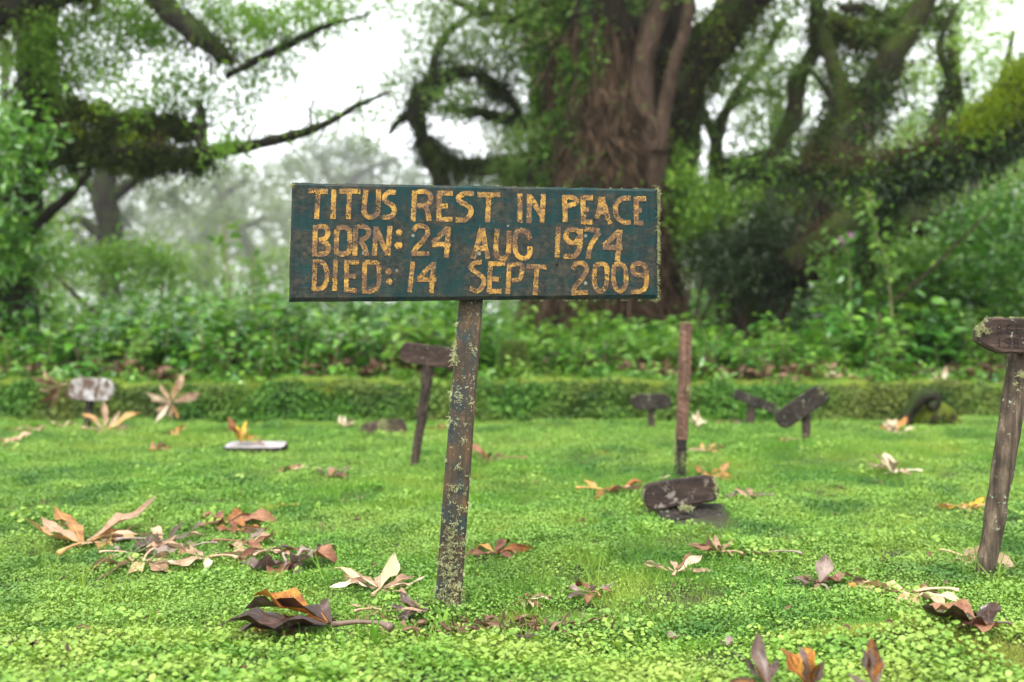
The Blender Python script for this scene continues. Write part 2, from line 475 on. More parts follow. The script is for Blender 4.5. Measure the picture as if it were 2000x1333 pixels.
m, nt, b, out = nodes_of('worn_yellow_paint')
tc = nd(nt, 'TexCoord').outputs['Object']
yel = ramp(nt, noise(nt, tc, 40, 4), [(.35, (.27, .135, .015)), (.65, (.50, .28, .035))])
brn = ramp(nt, noise(nt, tc, 160, 4, .7), [(.35, (.04, .022, .012)), (.65, (.16, .075, .03))])
w = maths(nt, 'ADD', maths(nt, 'MULTIPLY', noise(nt, mapped(nt, tc, (16, 16, 42)), 1, 5, .7), .55), maths(nt, 'MULTIPLY', noise(nt, tc, 210, 5, .75), .45))
k = ramp(nt, w, [(.45, (0, 0, 0)), (.53, (1, 1, 1))])
nt.links.new(mixc(nt, k, yel, brn), b.inputs['Base Color'])
b.inputs['Roughness'].default_value = .65
bump(nt, b, k, .5, .001)
tr = nt.nodes.new('ShaderNodeBsdfTransparent')
ms = nt.nodes.new('ShaderNodeMixShader')
w2 = maths(nt, 'ADD', maths(nt, 'MULTIPLY', noise(nt, mapped(nt, tc, (1, 1, 1), (2, 5, 1)), 34, 5, .7), .5), maths(nt, 'MULTIPLY', noise(nt, mapped(nt, tc, (1, 1, 1), (8, 5, 1)), 260, 5, .75), .5))
k2 = ramp(nt, w2, [(.53, (0, 0, 0)), (.60, (1, 1, 1))])
nt.links.new(k2, ms.inputs[0]); nt.links.new(b.outputs[0], ms.inputs[1]); nt.links.new(tr.outputs[0], ms.inputs[2])
nt.links.new(ms.outputs[0], out.inputs['Surface'])
M['yellow'] = m

M['post'] = wood_mat('flaking_brown_post_wood', [(.022, .023, .019), (.062, .042, .025), (.14, .072, .028)], (60, 60, 9), .66, (.24, .24, .16), 1.3, accent=(.022, .036, .036), accent_at=.56, lscale=150)
M['wood_dark'] = wood_mat('dark_weathered_wood', [(.010, .008, .006), (.022, .016, .013), (.060, .045, .036)], (8, 60, 60), .7, (.30, .30, .22), 3.1)
M['wood_brown'] = wood_mat('brown_weathered_wood', [(.014, .009, .007), (.045, .028, .021), (.12, .075, .056)], (8, 60, 60), .45, (.38, .36, .28), 5.7)
M['wood_blotch'] = wood_mat('lichen_blotched_wood', [(.012, .008, .007), (.032, .020, .016), (.08, .052, .04)], (8, 60, 60), .8, (.24, .20, .17), 7.7, lscale=26)
M['wood_stake'] = wood_mat('grey_brown_stake_wood', [(.018, .013, .010), (.05, .034, .026), (.10, .07, .05)], (60, 60, 6), .4, (.30, .32, .2), 2.2)
M['wood_red'] = wood_mat('reddish_stake_wood', [(.06, .032, .022), (.14, .075, .05), (.22, .13, .09)], (60, 60, 6), .4, (.32, .34, .22), 4.4)
M['wood_black'] = wood_mat('blackened_wet_wood', [(.010, .008, .007), (.022, .017, .014), (.05, .04, .032)], (60, 60, 6), .6, (.22, .26, .17), 6.4)
M['wood_pale'] = wood_mat('pale_barked_stake_wood', [(.020, .014, .010), (.08, .058, .040), (.22, .165, .115)], (45, 45, 5), .5, (.34, .40, .26), 8.4)
M['wood_white'] = wood_mat('flaking_white_painted_wood', [(.10, .07, .05), (.42, .40, .40), (.55, .55, .56)], (30, 30, 30), .3, (.2, .14, .1), 9.4, accent=(.10, .06, .04), accent_at=.535)
M['wood_grey'] = wood_mat('smooth_grey_painted_wood', [(.22, .19, .20), (.36, .33, .35), (.46, .43, .46)], (8, 40, 40), .1, (.2, .2, .15), 1.9)
M['stone_moss'] = bark_mat('moss_covered_wood', [(.02, .015, .012), (.04, .03, .02), (.06, .05, .03)], (.10, .13, .012), .7, 4)
M['carve'] = wood_mat('dark_groove_shade', [(.008, .006, .005), (.014, .01, .008), (.02, .015, .012)], seed=2)  # for flat lettering strips; the groove shade is in the colour
M['nail'] = wood_mat('rusty_nail', [(.012, .008, .007), (.03, .018, .012), (.05, .03, .02)], seed=2)

L = {}
L['tan'] = dead_leaf_mat('tan_dry_leaf', (.20, .115, .07), (.36, .225, .14), (.50, .34, .22))
L['cream'] = dead_leaf_mat('cream_dry_leaf', (.34, .24, .15), (.52, .40, .27), (.66, .55, .40))
L['gold'] = dead_leaf_mat('golden_dry_leaf', (.20, .085, .035), (.36, .18, .06), (.48, .30, .12))
L['sand'] = dead_leaf_mat('sandy_dry_leaf', (.34, .23, .10), (.48, .35, .18), (.58, .46, .28))
L['orange'] = dead_leaf_mat('orange_dry_leaf', (.15, .045, .018), (.33, .13, .03), (.48, .26, .08))
L['rust'] = dead_leaf_mat('rust_dry_leaf', (.075, .025, .015), (.17, .065, .035), (.30, .15, .08))
L['purple'] = dead_leaf_mat('purple_brown_wet_leaf', (.020, .010, .008), (.060, .032, .024), (.14, .088, .066), .5, .36)
L['wet'] = dead_leaf_mat('dark_wet_brown_leaf', (.018, .008, .006), (.05, .020, .012), (.11, .05, .03), .6, .3)
L['mauve'] = dead_leaf_mat('mauve_grey_dry_leaf', (.07, .042, .034), (.16, .11, .09), (.29, .22, .18), .4, .45)
L['flame'] = dead_leaf_mat('orange_and_black_leaf', (.035, .015, .008), (.26, .085, .015), (.48, .24, .03))
L['yellow'] = dead_leaf_mat('yellow_dry_leaf', (.42, .18, .02), (.60, .33, .03), (.65, .45, .06))

# ------------------------------------------------------------------ ground
def axis(segs):
    out = []
    for a, b2, n in segs: out += list(np.linspace(a, b2, n, endpoint=False))
    out.append(segs[-1][1]); return np.array(out)
gx = axis([(-220, -30, 14), (-30, -6, 24), (-6, 6, 240), (6, 30, 24), (30, 220, 14)])
gy = axis([(-4, 1.2, 12), (1.2, 7.0, 150), (7.0, 8.8, 80), (8.8, 16, 50), (16, 60, 40), (60, 420, 24)])
XX, YY = np.meshgrid(gx, gy)
ZZ = G(XX, YY)
nx, ny = len(gx), len(gy)
idx = np.arange(nx * ny).reshape(ny, nx)
gf = np.stack([idx[:-1, :-1], idx[:-1, 1:], idx[1:, 1:], idx[1:, :-1]], -1).reshape(-1, 4)
link('ground', new_mesh('ground', np.stack([XX, YY, ZZ], -1).reshape(-1, 3), gf, M['soil'], True), kind='structure', label='green mossy lawn sloping to a raised bank and forest floor')

def gnormal(x, y, e=.01):
    dx = (G(x + e, y) - G(x - e, y)) / (2 * e); dy = (G(x, y + e) - G(x, y - e)) / (2 * e)
    return unit(np.stack([-dx, -dy, np.ones_like(dx)], -1))

# ------------------------------------------------------------------ instancing of uncountable ground cover
def scatter(name, pts, rots, scl, pick, protos, label, cat):
    me = bpy.data.meshes.new(name)
    me.vertices.add(len(pts)); me.vertices.foreach_set('co', np.asarray(pts, np.float32).ravel())
    a = me.attributes.new('rot', 'FLOAT_VECTOR', 'POINT'); a.data.foreach_set('vector', np.asarray(rots, np.float32).ravel())
    a = me.attributes.new('scl', 'FLOAT', 'POINT'); a.data.foreach_set('value', np.asarray(scl, np.float32))
    a = me.attributes.new('pick', 'INT', 'POINT'); a.data.foreach_set('value', np.asarray(pick, np.int32))
    o = link(name, me, None, label, cat, None, 'stuff')
    col = bpy.data.collections.new(name + '_kinds')
    for k, pm in enumerate(protos):
        po = bpy.data.objects.new('%s_%02d' % (name, k), pm); col.objects.link(po)
    ng = bpy.data.node_groups.new(name + '_scatter', 'GeometryNodeTree')
    ng.interface.new_socket('Geometry', in_out='INPUT', socket_type='NodeSocketGeometry')
    ng.interface.new_socket('Geometry', in_out='OUTPUT', socket_type='NodeSocketGeometry')
    gi = ng.nodes.new('NodeGroupInput'); go = ng.nodes.new('NodeGroupOutput')
    ci = ng.nodes.new('GeometryNodeCollectionInfo'); ci.inputs['Collection'].default_value = col
    ci.inputs['Separate Children'].default_value = True; ci.inputs['Reset Children'].default_value = True
    ip = ng.nodes.new('GeometryNodeInstanceOnPoints'); ip.inputs['Pick Instance'].default_value = True
    def na(nm, t):
        n = ng.nodes.new('GeometryNodeInputNamedAttribute'); n.data_type = t; n.inputs['Name'].default_value = nm
        return n.outputs['Attribute']
    ng.links.new(gi.outputs[0], ip.inputs['Points']); ng.links.new(ci.outputs[0], ip.inputs['Instance'])
    ng.links.new(na('rot', 'FLOAT_VECTOR'), ip.inputs['Rotation'])
    ng.links.new(na('scl', 'FLOAT'), ip.inputs['Scale'])
    ng.links.new(na('pick', 'INT'), ip.inputs['Instance Index'])
    ng.links.new(ip.outputs[0], go.inputs[0])
    md = o.modifiers.new('scatter', 'NODES'); md.node_group = ng
    return o

def patch_leaves(n, rad, lo, hi, hmin, hmax, mat, tilt=.45):
    r = rad * np.sqrt(rng.random(n)); t = rng.random(n) * 2 * PI
    z = rng.uniform(hmin, hmax, n) * (1 - .35 * (r / rad) ** 2)
    Ls = rng.uniform(lo, hi, n)
    d = np.stack([np.cos(t * 7), np.sin(t * 7), rng.normal(0, tilt * .5, n)], -1)
    nn = np.stack([rng.normal(0, tilt, n), rng.normal(0, tilt, n), np.ones(n)], -1)
    c = np.stack([r * np.cos(t), r * np.sin(t), z], -1) - unit(d) * Ls[:, None] * .5
    v, f, a = cards(T_RND, c, d, nn, Ls, Ls, rng.random(n))
    return new_mesh('creeping_leaf_patch', v, f, mat, False, {'rnd': a})

def patch_blades(n, rad, hlo, hhi, w, mat, lean=.5):
    r = rad * np.sqrt(rng.random(n)); t = rng.random(n) * 2 * PI
    c = np.stack([r * np.cos(t), r * np.sin(t), np.full(n, -.004)], -1)
    d = np.stack([rng.normal(0, lean, n), rng.normal(0, lean, n), np.ones(n)], -1)
    nn = rdir(n); nn[:, 2] *= .2
    v, f, a = cards(T_BLD, c, d, nn, rng.uniform(hlo, hhi, n), w, rng.random(n))
    return new_mesh('grass_patch', v, f, mat, False, {'rnd': a})

protos = [patch_leaves(50, .062, .006, .0135, .003, .030, M['pennywort'], .6) for _ in range(3)]       # 0-2 round creeping leaves
protos += [patch_leaves(125, .058, .0035, .0078, .001, .026, M['cover'], .8) for _ in range(2)]  # 3-4 small leaves
protos += [patch_blades(90, .06, .015, .040, .0016, M['blade'], .6) for _ in range(2)]        # 5-6 fine grass
protos += [patch_blades(420, .06, .008, .020, .0026, M['moss'], 1.1) for _ in range(2)]       # 7-8 moss
protos += [patch_blades(9, .02, .05, .12, .0030, M['blade'], .35)]                            # 9 taller blades
protos += [patch_leaves(36, .06, .012, .024, .002, .050, M['bank_leaf'], .9) for _ in range(2)]  # 10-11 bank leaves

def rosette(n, lo, hi):
    t = rng.random(n) * 2 * PI
    d = np.stack([np.cos(t), np.sin(t), rng.uniform(.1, .8, n)], -1)
    v, f, a_ = cards(T_OVA, d * .004, d, np.stack([-np.cos(t) * .3, -np.sin(t) * .3, np.ones(n)], -1), rng.uniform(lo, hi, n), hi * .5, rng.random(n))
    return new_mesh('weed_rosette', v, f, M['herb'], False, {'rnd': a_})
protos += [rosette(11, .018, .036), rosette(8, .014, .028)]  # 12-13 broad leaved weeds

def vn(x, y, s, seed=0):
    """cheap smooth noise, roughly -1..1"""
    r_ = np.random.default_rng(seed); o = 0
    for k in range(6):
        a = r_.uniform(0, 6.3); f = s * r_.uniform(.6, 1.8)
        o = o + np.sin((x * np.cos(a) + y * np.sin(a)) * f + r_.uniform(0, 6.3))
    return o / 2.6

pts, pick, scl = [], [], []
y = 1.45
while y < 9.6:
    step = .036 + max(0, y - 2.4) * .0045
    half = .56 * y + .25
    xs = np.arange(-half, half, step)
    xs = xs + rng.uniform(-.5, .5, len(xs)) * step
    ys = y + rng.uniform(-.5, .5, len(xs)) * step
    for x_, y_ in zip(xs, ys): pts.append((x_, y_))
    y += step
pts = np.array(pts)
X, Y = pts[:, 0], pts[:, 1]
yb = bank_y(X)
u = rng.random(len(X))
n1 = vn(X, Y, 3.2, 1); n2 = vn(X, Y, 9, 2); n3 = vn(X, Y, 2.1, 5)
near = 1 - sst(Y, 2.05, 2.35)
pick = np.where(u < .04 + .9 * near + .03 * n1, rng.integers(0, 3, len(X)), np.where(u < .74 + .15 * n2, rng.integers(3, 5, len(X)), rng.integers(5, 7, len(X))))
grassy = (n3 > .55) & (Y > 2.35) & (rng.random(len(X)) < .7)
pick = np.where(grassy, rng.integers(5, 7, len(X)), pick)
mossy = ((n2 > 1.25) & (Y < 7) & (rng.random(len(X)) < .6)) | ((np.exp(-(((X - .85) / .28) ** 2 + ((Y - 2.18) / .10) ** 2)) > .35) & (rng.random(len(X)) < .7))
pick = np.where(mossy, rng.integers(7, 9, len(X)), pick)
tall = rng.random(len(X)) < .030 + .06 * (grassy)
pick = np.where(tall & (Y < 6.5), 9, pick)
weed = (rng.random(len(X)) < .035) & (Y > 2.1); pick = np.where(weed, rng.integers(12, 14, len(X)), pick)
onface = (Y > yb - .06) & (Y < yb + .07)
pick = np.where(onface, rng.integers(10, 12, len(X)), pick)
top = (Y >= yb + .045)
pick = np.where(top, np.where(rng.random(len(X)) < .75, rng.integers(7, 9, len(X)), rng.integers(5, 7, len(X))), pick)
bare = (vn(X, Y, 19, 9) > 1.25) & (Y < 6.5) & ~onface
keep = ~bare | (rng.random(len(X)) < .5)
# soil left open round the fallen gravestone board and the foot of the post
keep &= ~((np.abs(X - .655) < .15) & (Y > 3.42) & (Y < 3.78))
keep &= ~(top & (Y > yb + .75) & (rng.random(len(X)) < .8))
X, Y, pick = X[keep], Y[keep], pick[keep]
ex = []
for (bx_, by_, w_) in ((875, 1200, .05), (808, 918, .05), (168, 846, .05), (1272, 845, .05), (1465, 830, .05), (1572, 880, .06), (1328, 935, .05), (1920, 1130, .06), (745, 852, .14), (500, 886, .16)):
    Yc = FPX * EYE / (by_ - HOR)
    for _ in range(16):
        t_ = rng.uniform(0, 2 * PI); ex.append(((bx_ - CX) / FPX * Yc + math.cos(t_) * w_ * rng.uniform(.7, 1.2), Yc + math.sin(t_) * w_ * .7 - (.05 if w_ > .07 else 0)))
ex = np.array(ex); X = np.concatenate([X, ex[:, 0]]); Y = np.concatenate([Y, ex[:, 1]]); pick = np.concatenate([pick, rng.choice([3, 4, 3, 4, 5, 9], len(ex))])
Z = G(X, Y)
nrm = gnormal(X, Y)
# random spin round the surface normal
def rot_from(nrm, lean=1.0):
    n = nrm.copy(); n[:, :2] *= lean
    n = unit(n)
    a = rng.random(len(n)) * 2 * PI
    rx = -np.arcsin(np.clip(n[:, 1], -1, 1)); ry = np.arctan2(n[:, 0], n[:, 2])
    out = []
    for i in range(len(n)):
        q = Vector(n[i]).to_track_quat('Z', 'Y').to_matrix() @ Matrix.Rotation(a[i], 3, 'Z')
        out.append(tuple(q.to_euler()))
    return np.array(out)
sc = rng.uniform(.8, 1.2, len(X)) * (1 + .06 * np.clip(Y - 3, 0, 5))
sc = sc * (1 + .28 * vn(X, Y, 14, 77)[...]).clip(.6, 1.6)
sc = np.where(Y < 2.3, sc * .85, sc)
sc[-len(ex):] = 1.35
scatter('ground_cover', np.stack([X, Y, Z], -1), rot_from(nrm), sc, pick, protos,
        'low creeping plants, grass and moss carpeting the lawn and its bank', 'ground cover')
# extra leaves standing off the face of the bank
xs = np.arange(-5.2, 5.2, .030)
bx, by = [], []
for t in np.linspace(-.03, .075, 14):
    bx.append(xs + rng.uniform(-.02, .02, len(xs))); by.append(bank_y(xs) + t + rng.uniform(-.01, .01, len(xs)))
bx = np.concatenate(bx); by = np.concatenate(by)
kp = vn(bx, G(bx, by) * 3, 6, 21) > -1.1
bx, by = bx[kp], by[kp]
bn = gnormal(bx, by)
bq = np.stack([bx, by, G(bx, by)], -1) + bn * (.022 * vn(bx, G(bx, by) * 2.5, 13, 55) + .008 * rng.normal(size=len(bx)))[:, None]
hang = (G(bx, by) > .225 + .03 * vn(bx, by * 0, 9, 61))
bp = np.where(hang & (rng.random(len(bx)) < .7), rng.integers(7, 9, len(bx)), rng.integers(10, 12, len(bx)))
scatter('bank_plants', bq, rot_from(bn), rng.uniform(.7, 1.35, len(bx)), bp, protos,
        'dense small green leaves and moss covering the low bank behind the graves', 'bank plants')

# ------------------------------------------------------------------ main painted sign
SB = 2.43
sign = empty('grave_sign', (P(875, 1200, SB)[0], SB, 0.0), 'large teal grave sign with yellow hand painted lettering on a lichen covered post', 'sign')
so = off_of(sign)
BL_, BR_ = 2.352, 2.532
A2 = np.array([(567 - CX) / FPX * BL_, BL_]); B2 = np.array([(1284 - CX) / FPX * BR_, BR_])
bn2 = unit(np.array([(B2 - A2)[1], -(B2 - A2)[0], 0.0]))          # points to the camera
def on_board(px, py, off=0.0):
    t = (px - CX) / FPX
    # solve A2 + s (B2 - A2) with x = t * y
    D = B2 - A2
    s = (t * A2[1] - A2[0]) / (D[0] - t * D[1])
    yv = A2[1] + s * D[1]
    p = np.array([t * yv, yv, EYE - (py - HOR) / FPX * yv])
    return p + bn2 * off
def quad_ring(c, dx, dy):
    (a, b2, c2, d2) = c
    return [(a[0] + dx, a[1] + dy), (b2[0] - dx, b2[1] + dy), (c2[0] - dx, c2[1] - dy), (d2[0] + dx, d2[1] - dy)]
outer = [(570, 357), (1285, 369), (1286, 583), (564, 590)]
inner = [(574, 362), (1278, 374), (1279, 576), (569, 582)]
def ring_pts(c, off, n=26, jit=0.0, seed=0):
    r_ = np.random.default_rng(seed); out = []
    for k in range(4):
        a, b2 = c[k], c[(k + 1) % 4]
        m_ = n if k % 2 == 0 else 9
        for j in range(m_):
            t = j / m_
            out.append(on_board(a[0] + (b2[0] - a[0]) * t + r_.normal(0, jit), a[1] + (b2[1] - a[1]) * t + r_.normal(0, jit), off))
    return out
mb = MB()
r1 = ring_pts(inner, 0.0, jit=.25, seed=1); r2 = ring_pts(outer, -.006, jit=.5, seed=2)
r3 = ring_pts(outer, -.024, jit=.4, seed=3)
n = len(r1)
v = r1 + r2 + r3
f = [list(range(n))[::-1], [2 * n + i for i in range(n)]]
for k in (0, 1):
    for i in range(n):
        j = (i + 1) % n
        f.append([k * n + i, k * n + j, (k + 1) * n + j, (k + 1) * n + i])
mb.add(v, f)
board = mb.build('board', M['board'], sign, so)
# lettering, traced as brush strokes; coordinates of two enlarged views of the photograph
Z1 = lambda p: (550 + p[0] / 4.76, 330 + p[1] / 4.76)
Z2 = lambda p: (900 + p[0] / 4.762, 330 + p[1] / 4.762)
W = 50
strokes_lines = [
 [(Z1, [[(250,205),(430,212)], [(342,205),(325,468)], [(487,192),(478,468)], [(538,208),(732,212)], [(634,205),(618,468)],
        [(785,192),(768,380),(785,430),(830,452),(878,430),(895,385),(903,192)],
        [(1062,222),(1000,218),(960,255),(965,300),(1030,345),(1048,395),(1015,445),(938,455)],
        [(1237,203),(1222,490)], [(1262,213),(1340,215),(1385,255),(1372,315),(1330,342),(1262,348)], [(1330,342),(1358,400),(1372,488)],
        [(1465,208),(1460,492)], [(1465,228),(1590,228)], [(1465,345),(1545,345)], [(1460,474),(1588,470)],
        [(1788,232),(1700,232),(1645,265),(1658,305),(1730,345),(1762,385),(1745,440),(1700,475),(1618,475)]]),
  (Z2, [[(152,240),(366,243)], [(262,240),(245,502)], [(550,232),(550,505)], [(638,236),(633,507)], [(640,250),(700,350),(755,440)], [(768,238),(752,507)],
        [(962,250),(972,497)], [(945,268),(1035,268),(1080,300),(1040,335),(975,348)],
        [(1135,256),(1140,512)], [(1135,272),(1228,270)], [(1140,382),(1192,380)], [(1140,496),(1222,496)],
        [(1308,262),(1290,370),(1262,462)], [(1315,262),(1345,380),(1388,514)], [(1280,402),(1352,402)],
        [(1580,275),(1500,278),(1445,330),(1440,420),(1475,475),(1530,500),(1580,500)],
        [(1630,262),(1630,520)], [(1630,278),(1722,280)], [(1640,388),(1682,388)], [(1630,506),(1697,506)]])],
 [(Z1, [[(314,525),(305,815)], [(335,540),(400,540),(432,580),(415,640),(350,668)], [(350,668),(415,690),(436,735),(415,785),(330,800)],
        [(515,560),(510,690),(515,780),(580,792),(625,765),(634,660),(626,570),(570,545),(515,560)],
        [(690,525),(680,810)], [(700,540),(770,540),(812,580),(790,640),(720,668)], [(735,670),(770,730),(792,808)],
        [(878,535),(862,812)], [(885,560),(935,690),(985,790)], [(1008,532),(985,812)],
        [(1225,575),(1262,535),(1330,540),(1360,595),(1320,660),(1250,740),(1222,785)], [(1208,790),(1372,790)],
        [(1540,550),(1475,620),(1405,690)], [(1400,705),(1575,705)], [(1552,540),(1530,828)]]),
  (Z2, [[(190,552),(160,680),(112,838)], [(200,552),(225,700),(252,838)], [(140,742),(230,740)],
        [(340,560),(325,740),(340,815),(390,838),(435,800),(447,720),(450,575)],
        [(645,655),(615,595),(545,572),(505,625),(505,750),(535,815),(600,835),(640,790),(640,722)],
        [(905,540),(895,824)], [(1095,640),(1060,690),(1005,680),(975,630),(1000,575),(1060,565),(1105,590)], [(1115,560),(1108,700),(1090,770),(1050,812),(955,815)],
        [(1150,560),(1290,580)], [(1285,590),(1235,670),(1195,750),(1185,838)],
        [(1480,575),(1400,650),(1335,712)], [(1322,733),(1502,733)], [(1482,570),(1455,862)]])],
 [(Z1, [[(312,845),(300,1130)], [(325,860),(390,880),(420,950),(415,1050),(375,1110),(285,1120)],
        [(502,845),(492,1135)], [(605,850),(600,1150)], [(605,870),(718,870)], [(610,1000),(688,1000)], [(600,1128),(698,1135)],
        [(775,868),(765,1135)], [(775,870),(860,872),(903,905),(905,1050),(885,1110),(820,1140),(750,1140)],
        [(1220,865),(1190,1148)], [(1405,885),(1335,955),(1275,1020)], [(1262,1030),(1438,1030)], [(1415,868),(1390,1155)]]),
  (Z2, [[(195,868),(125,878),(92,915),(130,955),(195,1000),(215,1050),(190,1110),(150,1138),(80,1112)],
        [(277,860),(262,1150)], [(277,882),(412,886)], [(275,1022),(352,1030)], [(260,1142),(378,1140)],
        [(452,880),(435,1165)], [(450,890),(560,895),(568,960),(545,1025),(475,1040)],
        [(610,905),(797,915)], [(708,905),(690,1175)],
        [(1040,935),(1070,885),(1135,880),(1172,930),(1135,1010),(1065,1095),(1040,1145)], [(1030,1155),(1180,1150)],
        [(1255,890),(1240,1000),(1248,1090),(1295,1142),(1345,1100),(1358,1000),(1348,895),(1255,890)],
        [(1430,895),(1418,1000),(1430,1090),(1475,1140),(1522,1105),(1535,1010),(1522,920),(1478,885),(1430,895)],
        [(1700,990),(1630,985),(1595,940),(1610,895),(1660,882),(1712,905),(1726,970),(1722,1075),(1690,1130),(1580,1148)]])]]
dots = [[(Z1, (1092, 592), 30), (Z1, (1085, 712), 36)], [(Z1, (995, 958), 31), (Z1, (1000, 1052), 31)]]
lay = [0]
def stroke(mb, fn, pts, w, r_):
    q = np.array([fn(p) for p in pts], float)
    if len(q) > 2:
        q = smooth_path(q, 5)
    out = [q[0]]
    for a, b2 in zip(q[:-1], q[1:]):
        m_ = max(1, int(np.linalg.norm(b2 - a) / 3.0))
        for j in range(1, m_ + 1): out.append(a + (b2 - a) * j / m_)
    q = np.array(out)
    t = unit(np.gradient(q, axis=0)); nn = np.stack([-t[:, 1], t[:, 0]], -1)
    hw = w / 4.76 / 2
    lw = hw * (1 + r_.normal(0, .07, len(q))); rw = hw * (1 + r_.normal(0, .07, len(q)))
    lay[0] += 1
    o = .0007 + (lay[0] % 12) * .00006
    v = [on_board(*(q[i] + nn[i] * lw[i]), o) for i in range(len(q))] + [on_board(*(q[i] - nn[i] * rw[i]), o) for i in range(len(q))]
    N = len(q)
    mb.append((q[:, 0].min(), q[:, 0].max(), v, [[i, i + 1, N + i + 1, N + i] for i in range(N - 1)]))
r_ = np.random.default_rng(3)
for li, line in enumerate(strokes_lines):
    mb = []
    for fn, ss in line:
        for s_ in ss: stroke(mb, fn, s_, W * (0.92 if li < 2 else .86), r_)
    if li > 0:
        for fn, c, rr in dots[li - 1]:
            lay[0] += 1
            ring = [on_board(*fn((c[0] + rr * math.cos(t) * r_.uniform(.85, 1.1), c[1] + rr * math.sin(t) * r_.uniform(.85, 1.1))), .0007 + (lay[0] % 12) * .00006)
                    for t in np.linspace(0, 2 * PI, 14, endpoint=False)]
            mb.append((fn(c)[0] - 1, fn(c)[0] + 1, ring, [list(range(14))]))
    # strokes that overlap from side to side make up one painted letter
    mb.sort(key=lambda t: t[0]); runs = []
    for t in mb:
        if runs and t[0] < runs[-1][0] + 1.2 * 0 - 1.0: runs[-1][1].append(t); runs[-1][0] = max(runs[-1][0], t[1])
        else: runs.append([t[1], [t]])
    for _, ts in runs:
        lm = MB()
        for t in ts: lm.add(t[2], t[3])
        lm.build('letter', M['yellow'], sign, so)
# nails
for (px, py) in [(925, 427), (1088, 516)]:
    mb = MB()
    c = on_board(px, py)
    ring = []
    for o, rr in ((0, .0022), (.003, .0026), (.0045, .0012)):
        for t in np.linspace(0, 2 * PI, 8, endpoint=False):
            ring.append(c + bn2 * o + np.array([math.cos(t) * rr, 0, math.sin(t) * rr]))
    mb.add(ring, [[k * 8 + i, k * 8 + (i + 1) % 8, (k + 1) * 8 + (i + 1) % 8, (k + 1) * 8 + i] for k in (0, 1) for i in range(8)] + [list(range(16, 24))])
    mb.build('nail', M['nail'], sign, so)

def plank_post(name, rows, thick, mat, parent, seed=0, jit=.0006):
    """rows: (px, py, Y, width_px); a rough sawn post of rectangular section."""
    r_ = np.random.default_rng(seed)
    rows = np.array(rows, float)
    t = np.linspace(0, 1, 40)
    key = np.linspace(0, 1, len(rows))
    q = np.stack([np.interp(t, key, rows[:, k]) for k in range(4)], -1)
    v, f = [], []
    sec = [(-1, -.7), (-.86, -1), (-.3, -1.02), (.3, -1.0), (.86, -1), (1, -.7), (1, .8), (.8, 1), (-.8, 1), (-1, .8)]
    wob = np.cumsum(r_.normal(0, .12, (40, 2)), 0) * .0012
    for i, (px, py, Y_, w) in enumerate(q):
        c = P(px, py, Y_); hw = R(w, Y_) / 2
        for sx_, sy_ in sec:
            v.append(c + np.array([sx_ * hw + wob[i, 0] * (sx_ < 0) + wob[i, 1] * (sx_ > 0) + r_.normal(0, jit), thick / 2 * sy_ + r_.normal(0, jit), 0]))
    K = len(sec)
    for i in range(39):
        for j in range(K):
            j2 = (j + 1) % K
            f.append([i * K + j, i * K + j2, (i + 1) * K + j2, (i + 1) * K + j])
    f.append(list(range(K))[::-1]); f.append([39 * K + j for j in range(K)])
    mb = MB(); mb.add(v, f)
    return mb.build(name, mat, parent, off_of(parent))

yp = BL_ + (BR_ - BL_) * (918 - 567) / 717 + .0405
plank_post('post', [(928, 480, yp, 47), (920, 590, yp, 47), (907, 760, SB + .02, 48), (892, 960, SB, 50), (876, 1180, SB, 52), (868, 1290, SB, 52)], .03, M['post'], sign, 5, .0002)

def lichen(name, spots, parent, size=.012, mat=None, per=26, w=.0007):
    """spots: (point, outward direction, scale). Curly pale strands."""
    vs, fs, rs, n = [], [], [], 0
    for p, o, s_ in spots:
        o = unit(np.asarray(o, float))
        for _ in range(int(per * s_)):
            q = np.array(p) + rng.normal(0, size * .45 * s_, 3) * (1 - .8 * np.abs(o))
            d = unit(o * .9 + rng.normal(0, .8, 3))
            side = unit(np.cross(d, rng.normal(size=3)))
            k = 5; rr = rng.random()
            for j in range(k):
                ww = w * (1 - j / k * .7)
                vs += [q + side * ww, q - side * ww]; rs += [rr, rr]
                if j < k - 1:
                    fs.append([n + 2 * j, n + 2 * j + 1, n + 2 * j + 3, n + 2 * j + 2])
                q = q + d * size * s_ * .26; d = unit(d + rng.normal(0, .55, 3) + np.array([0, 0, -.12]))
            n += 2 * k
    me = new_mesh(name, np.array(vs) - np.array(off_of(parent)), np.array(fs), mat or M['lichen'], False, {'rnd': np.array(rs)})
    return link(name, me, parent, kind='stuff')

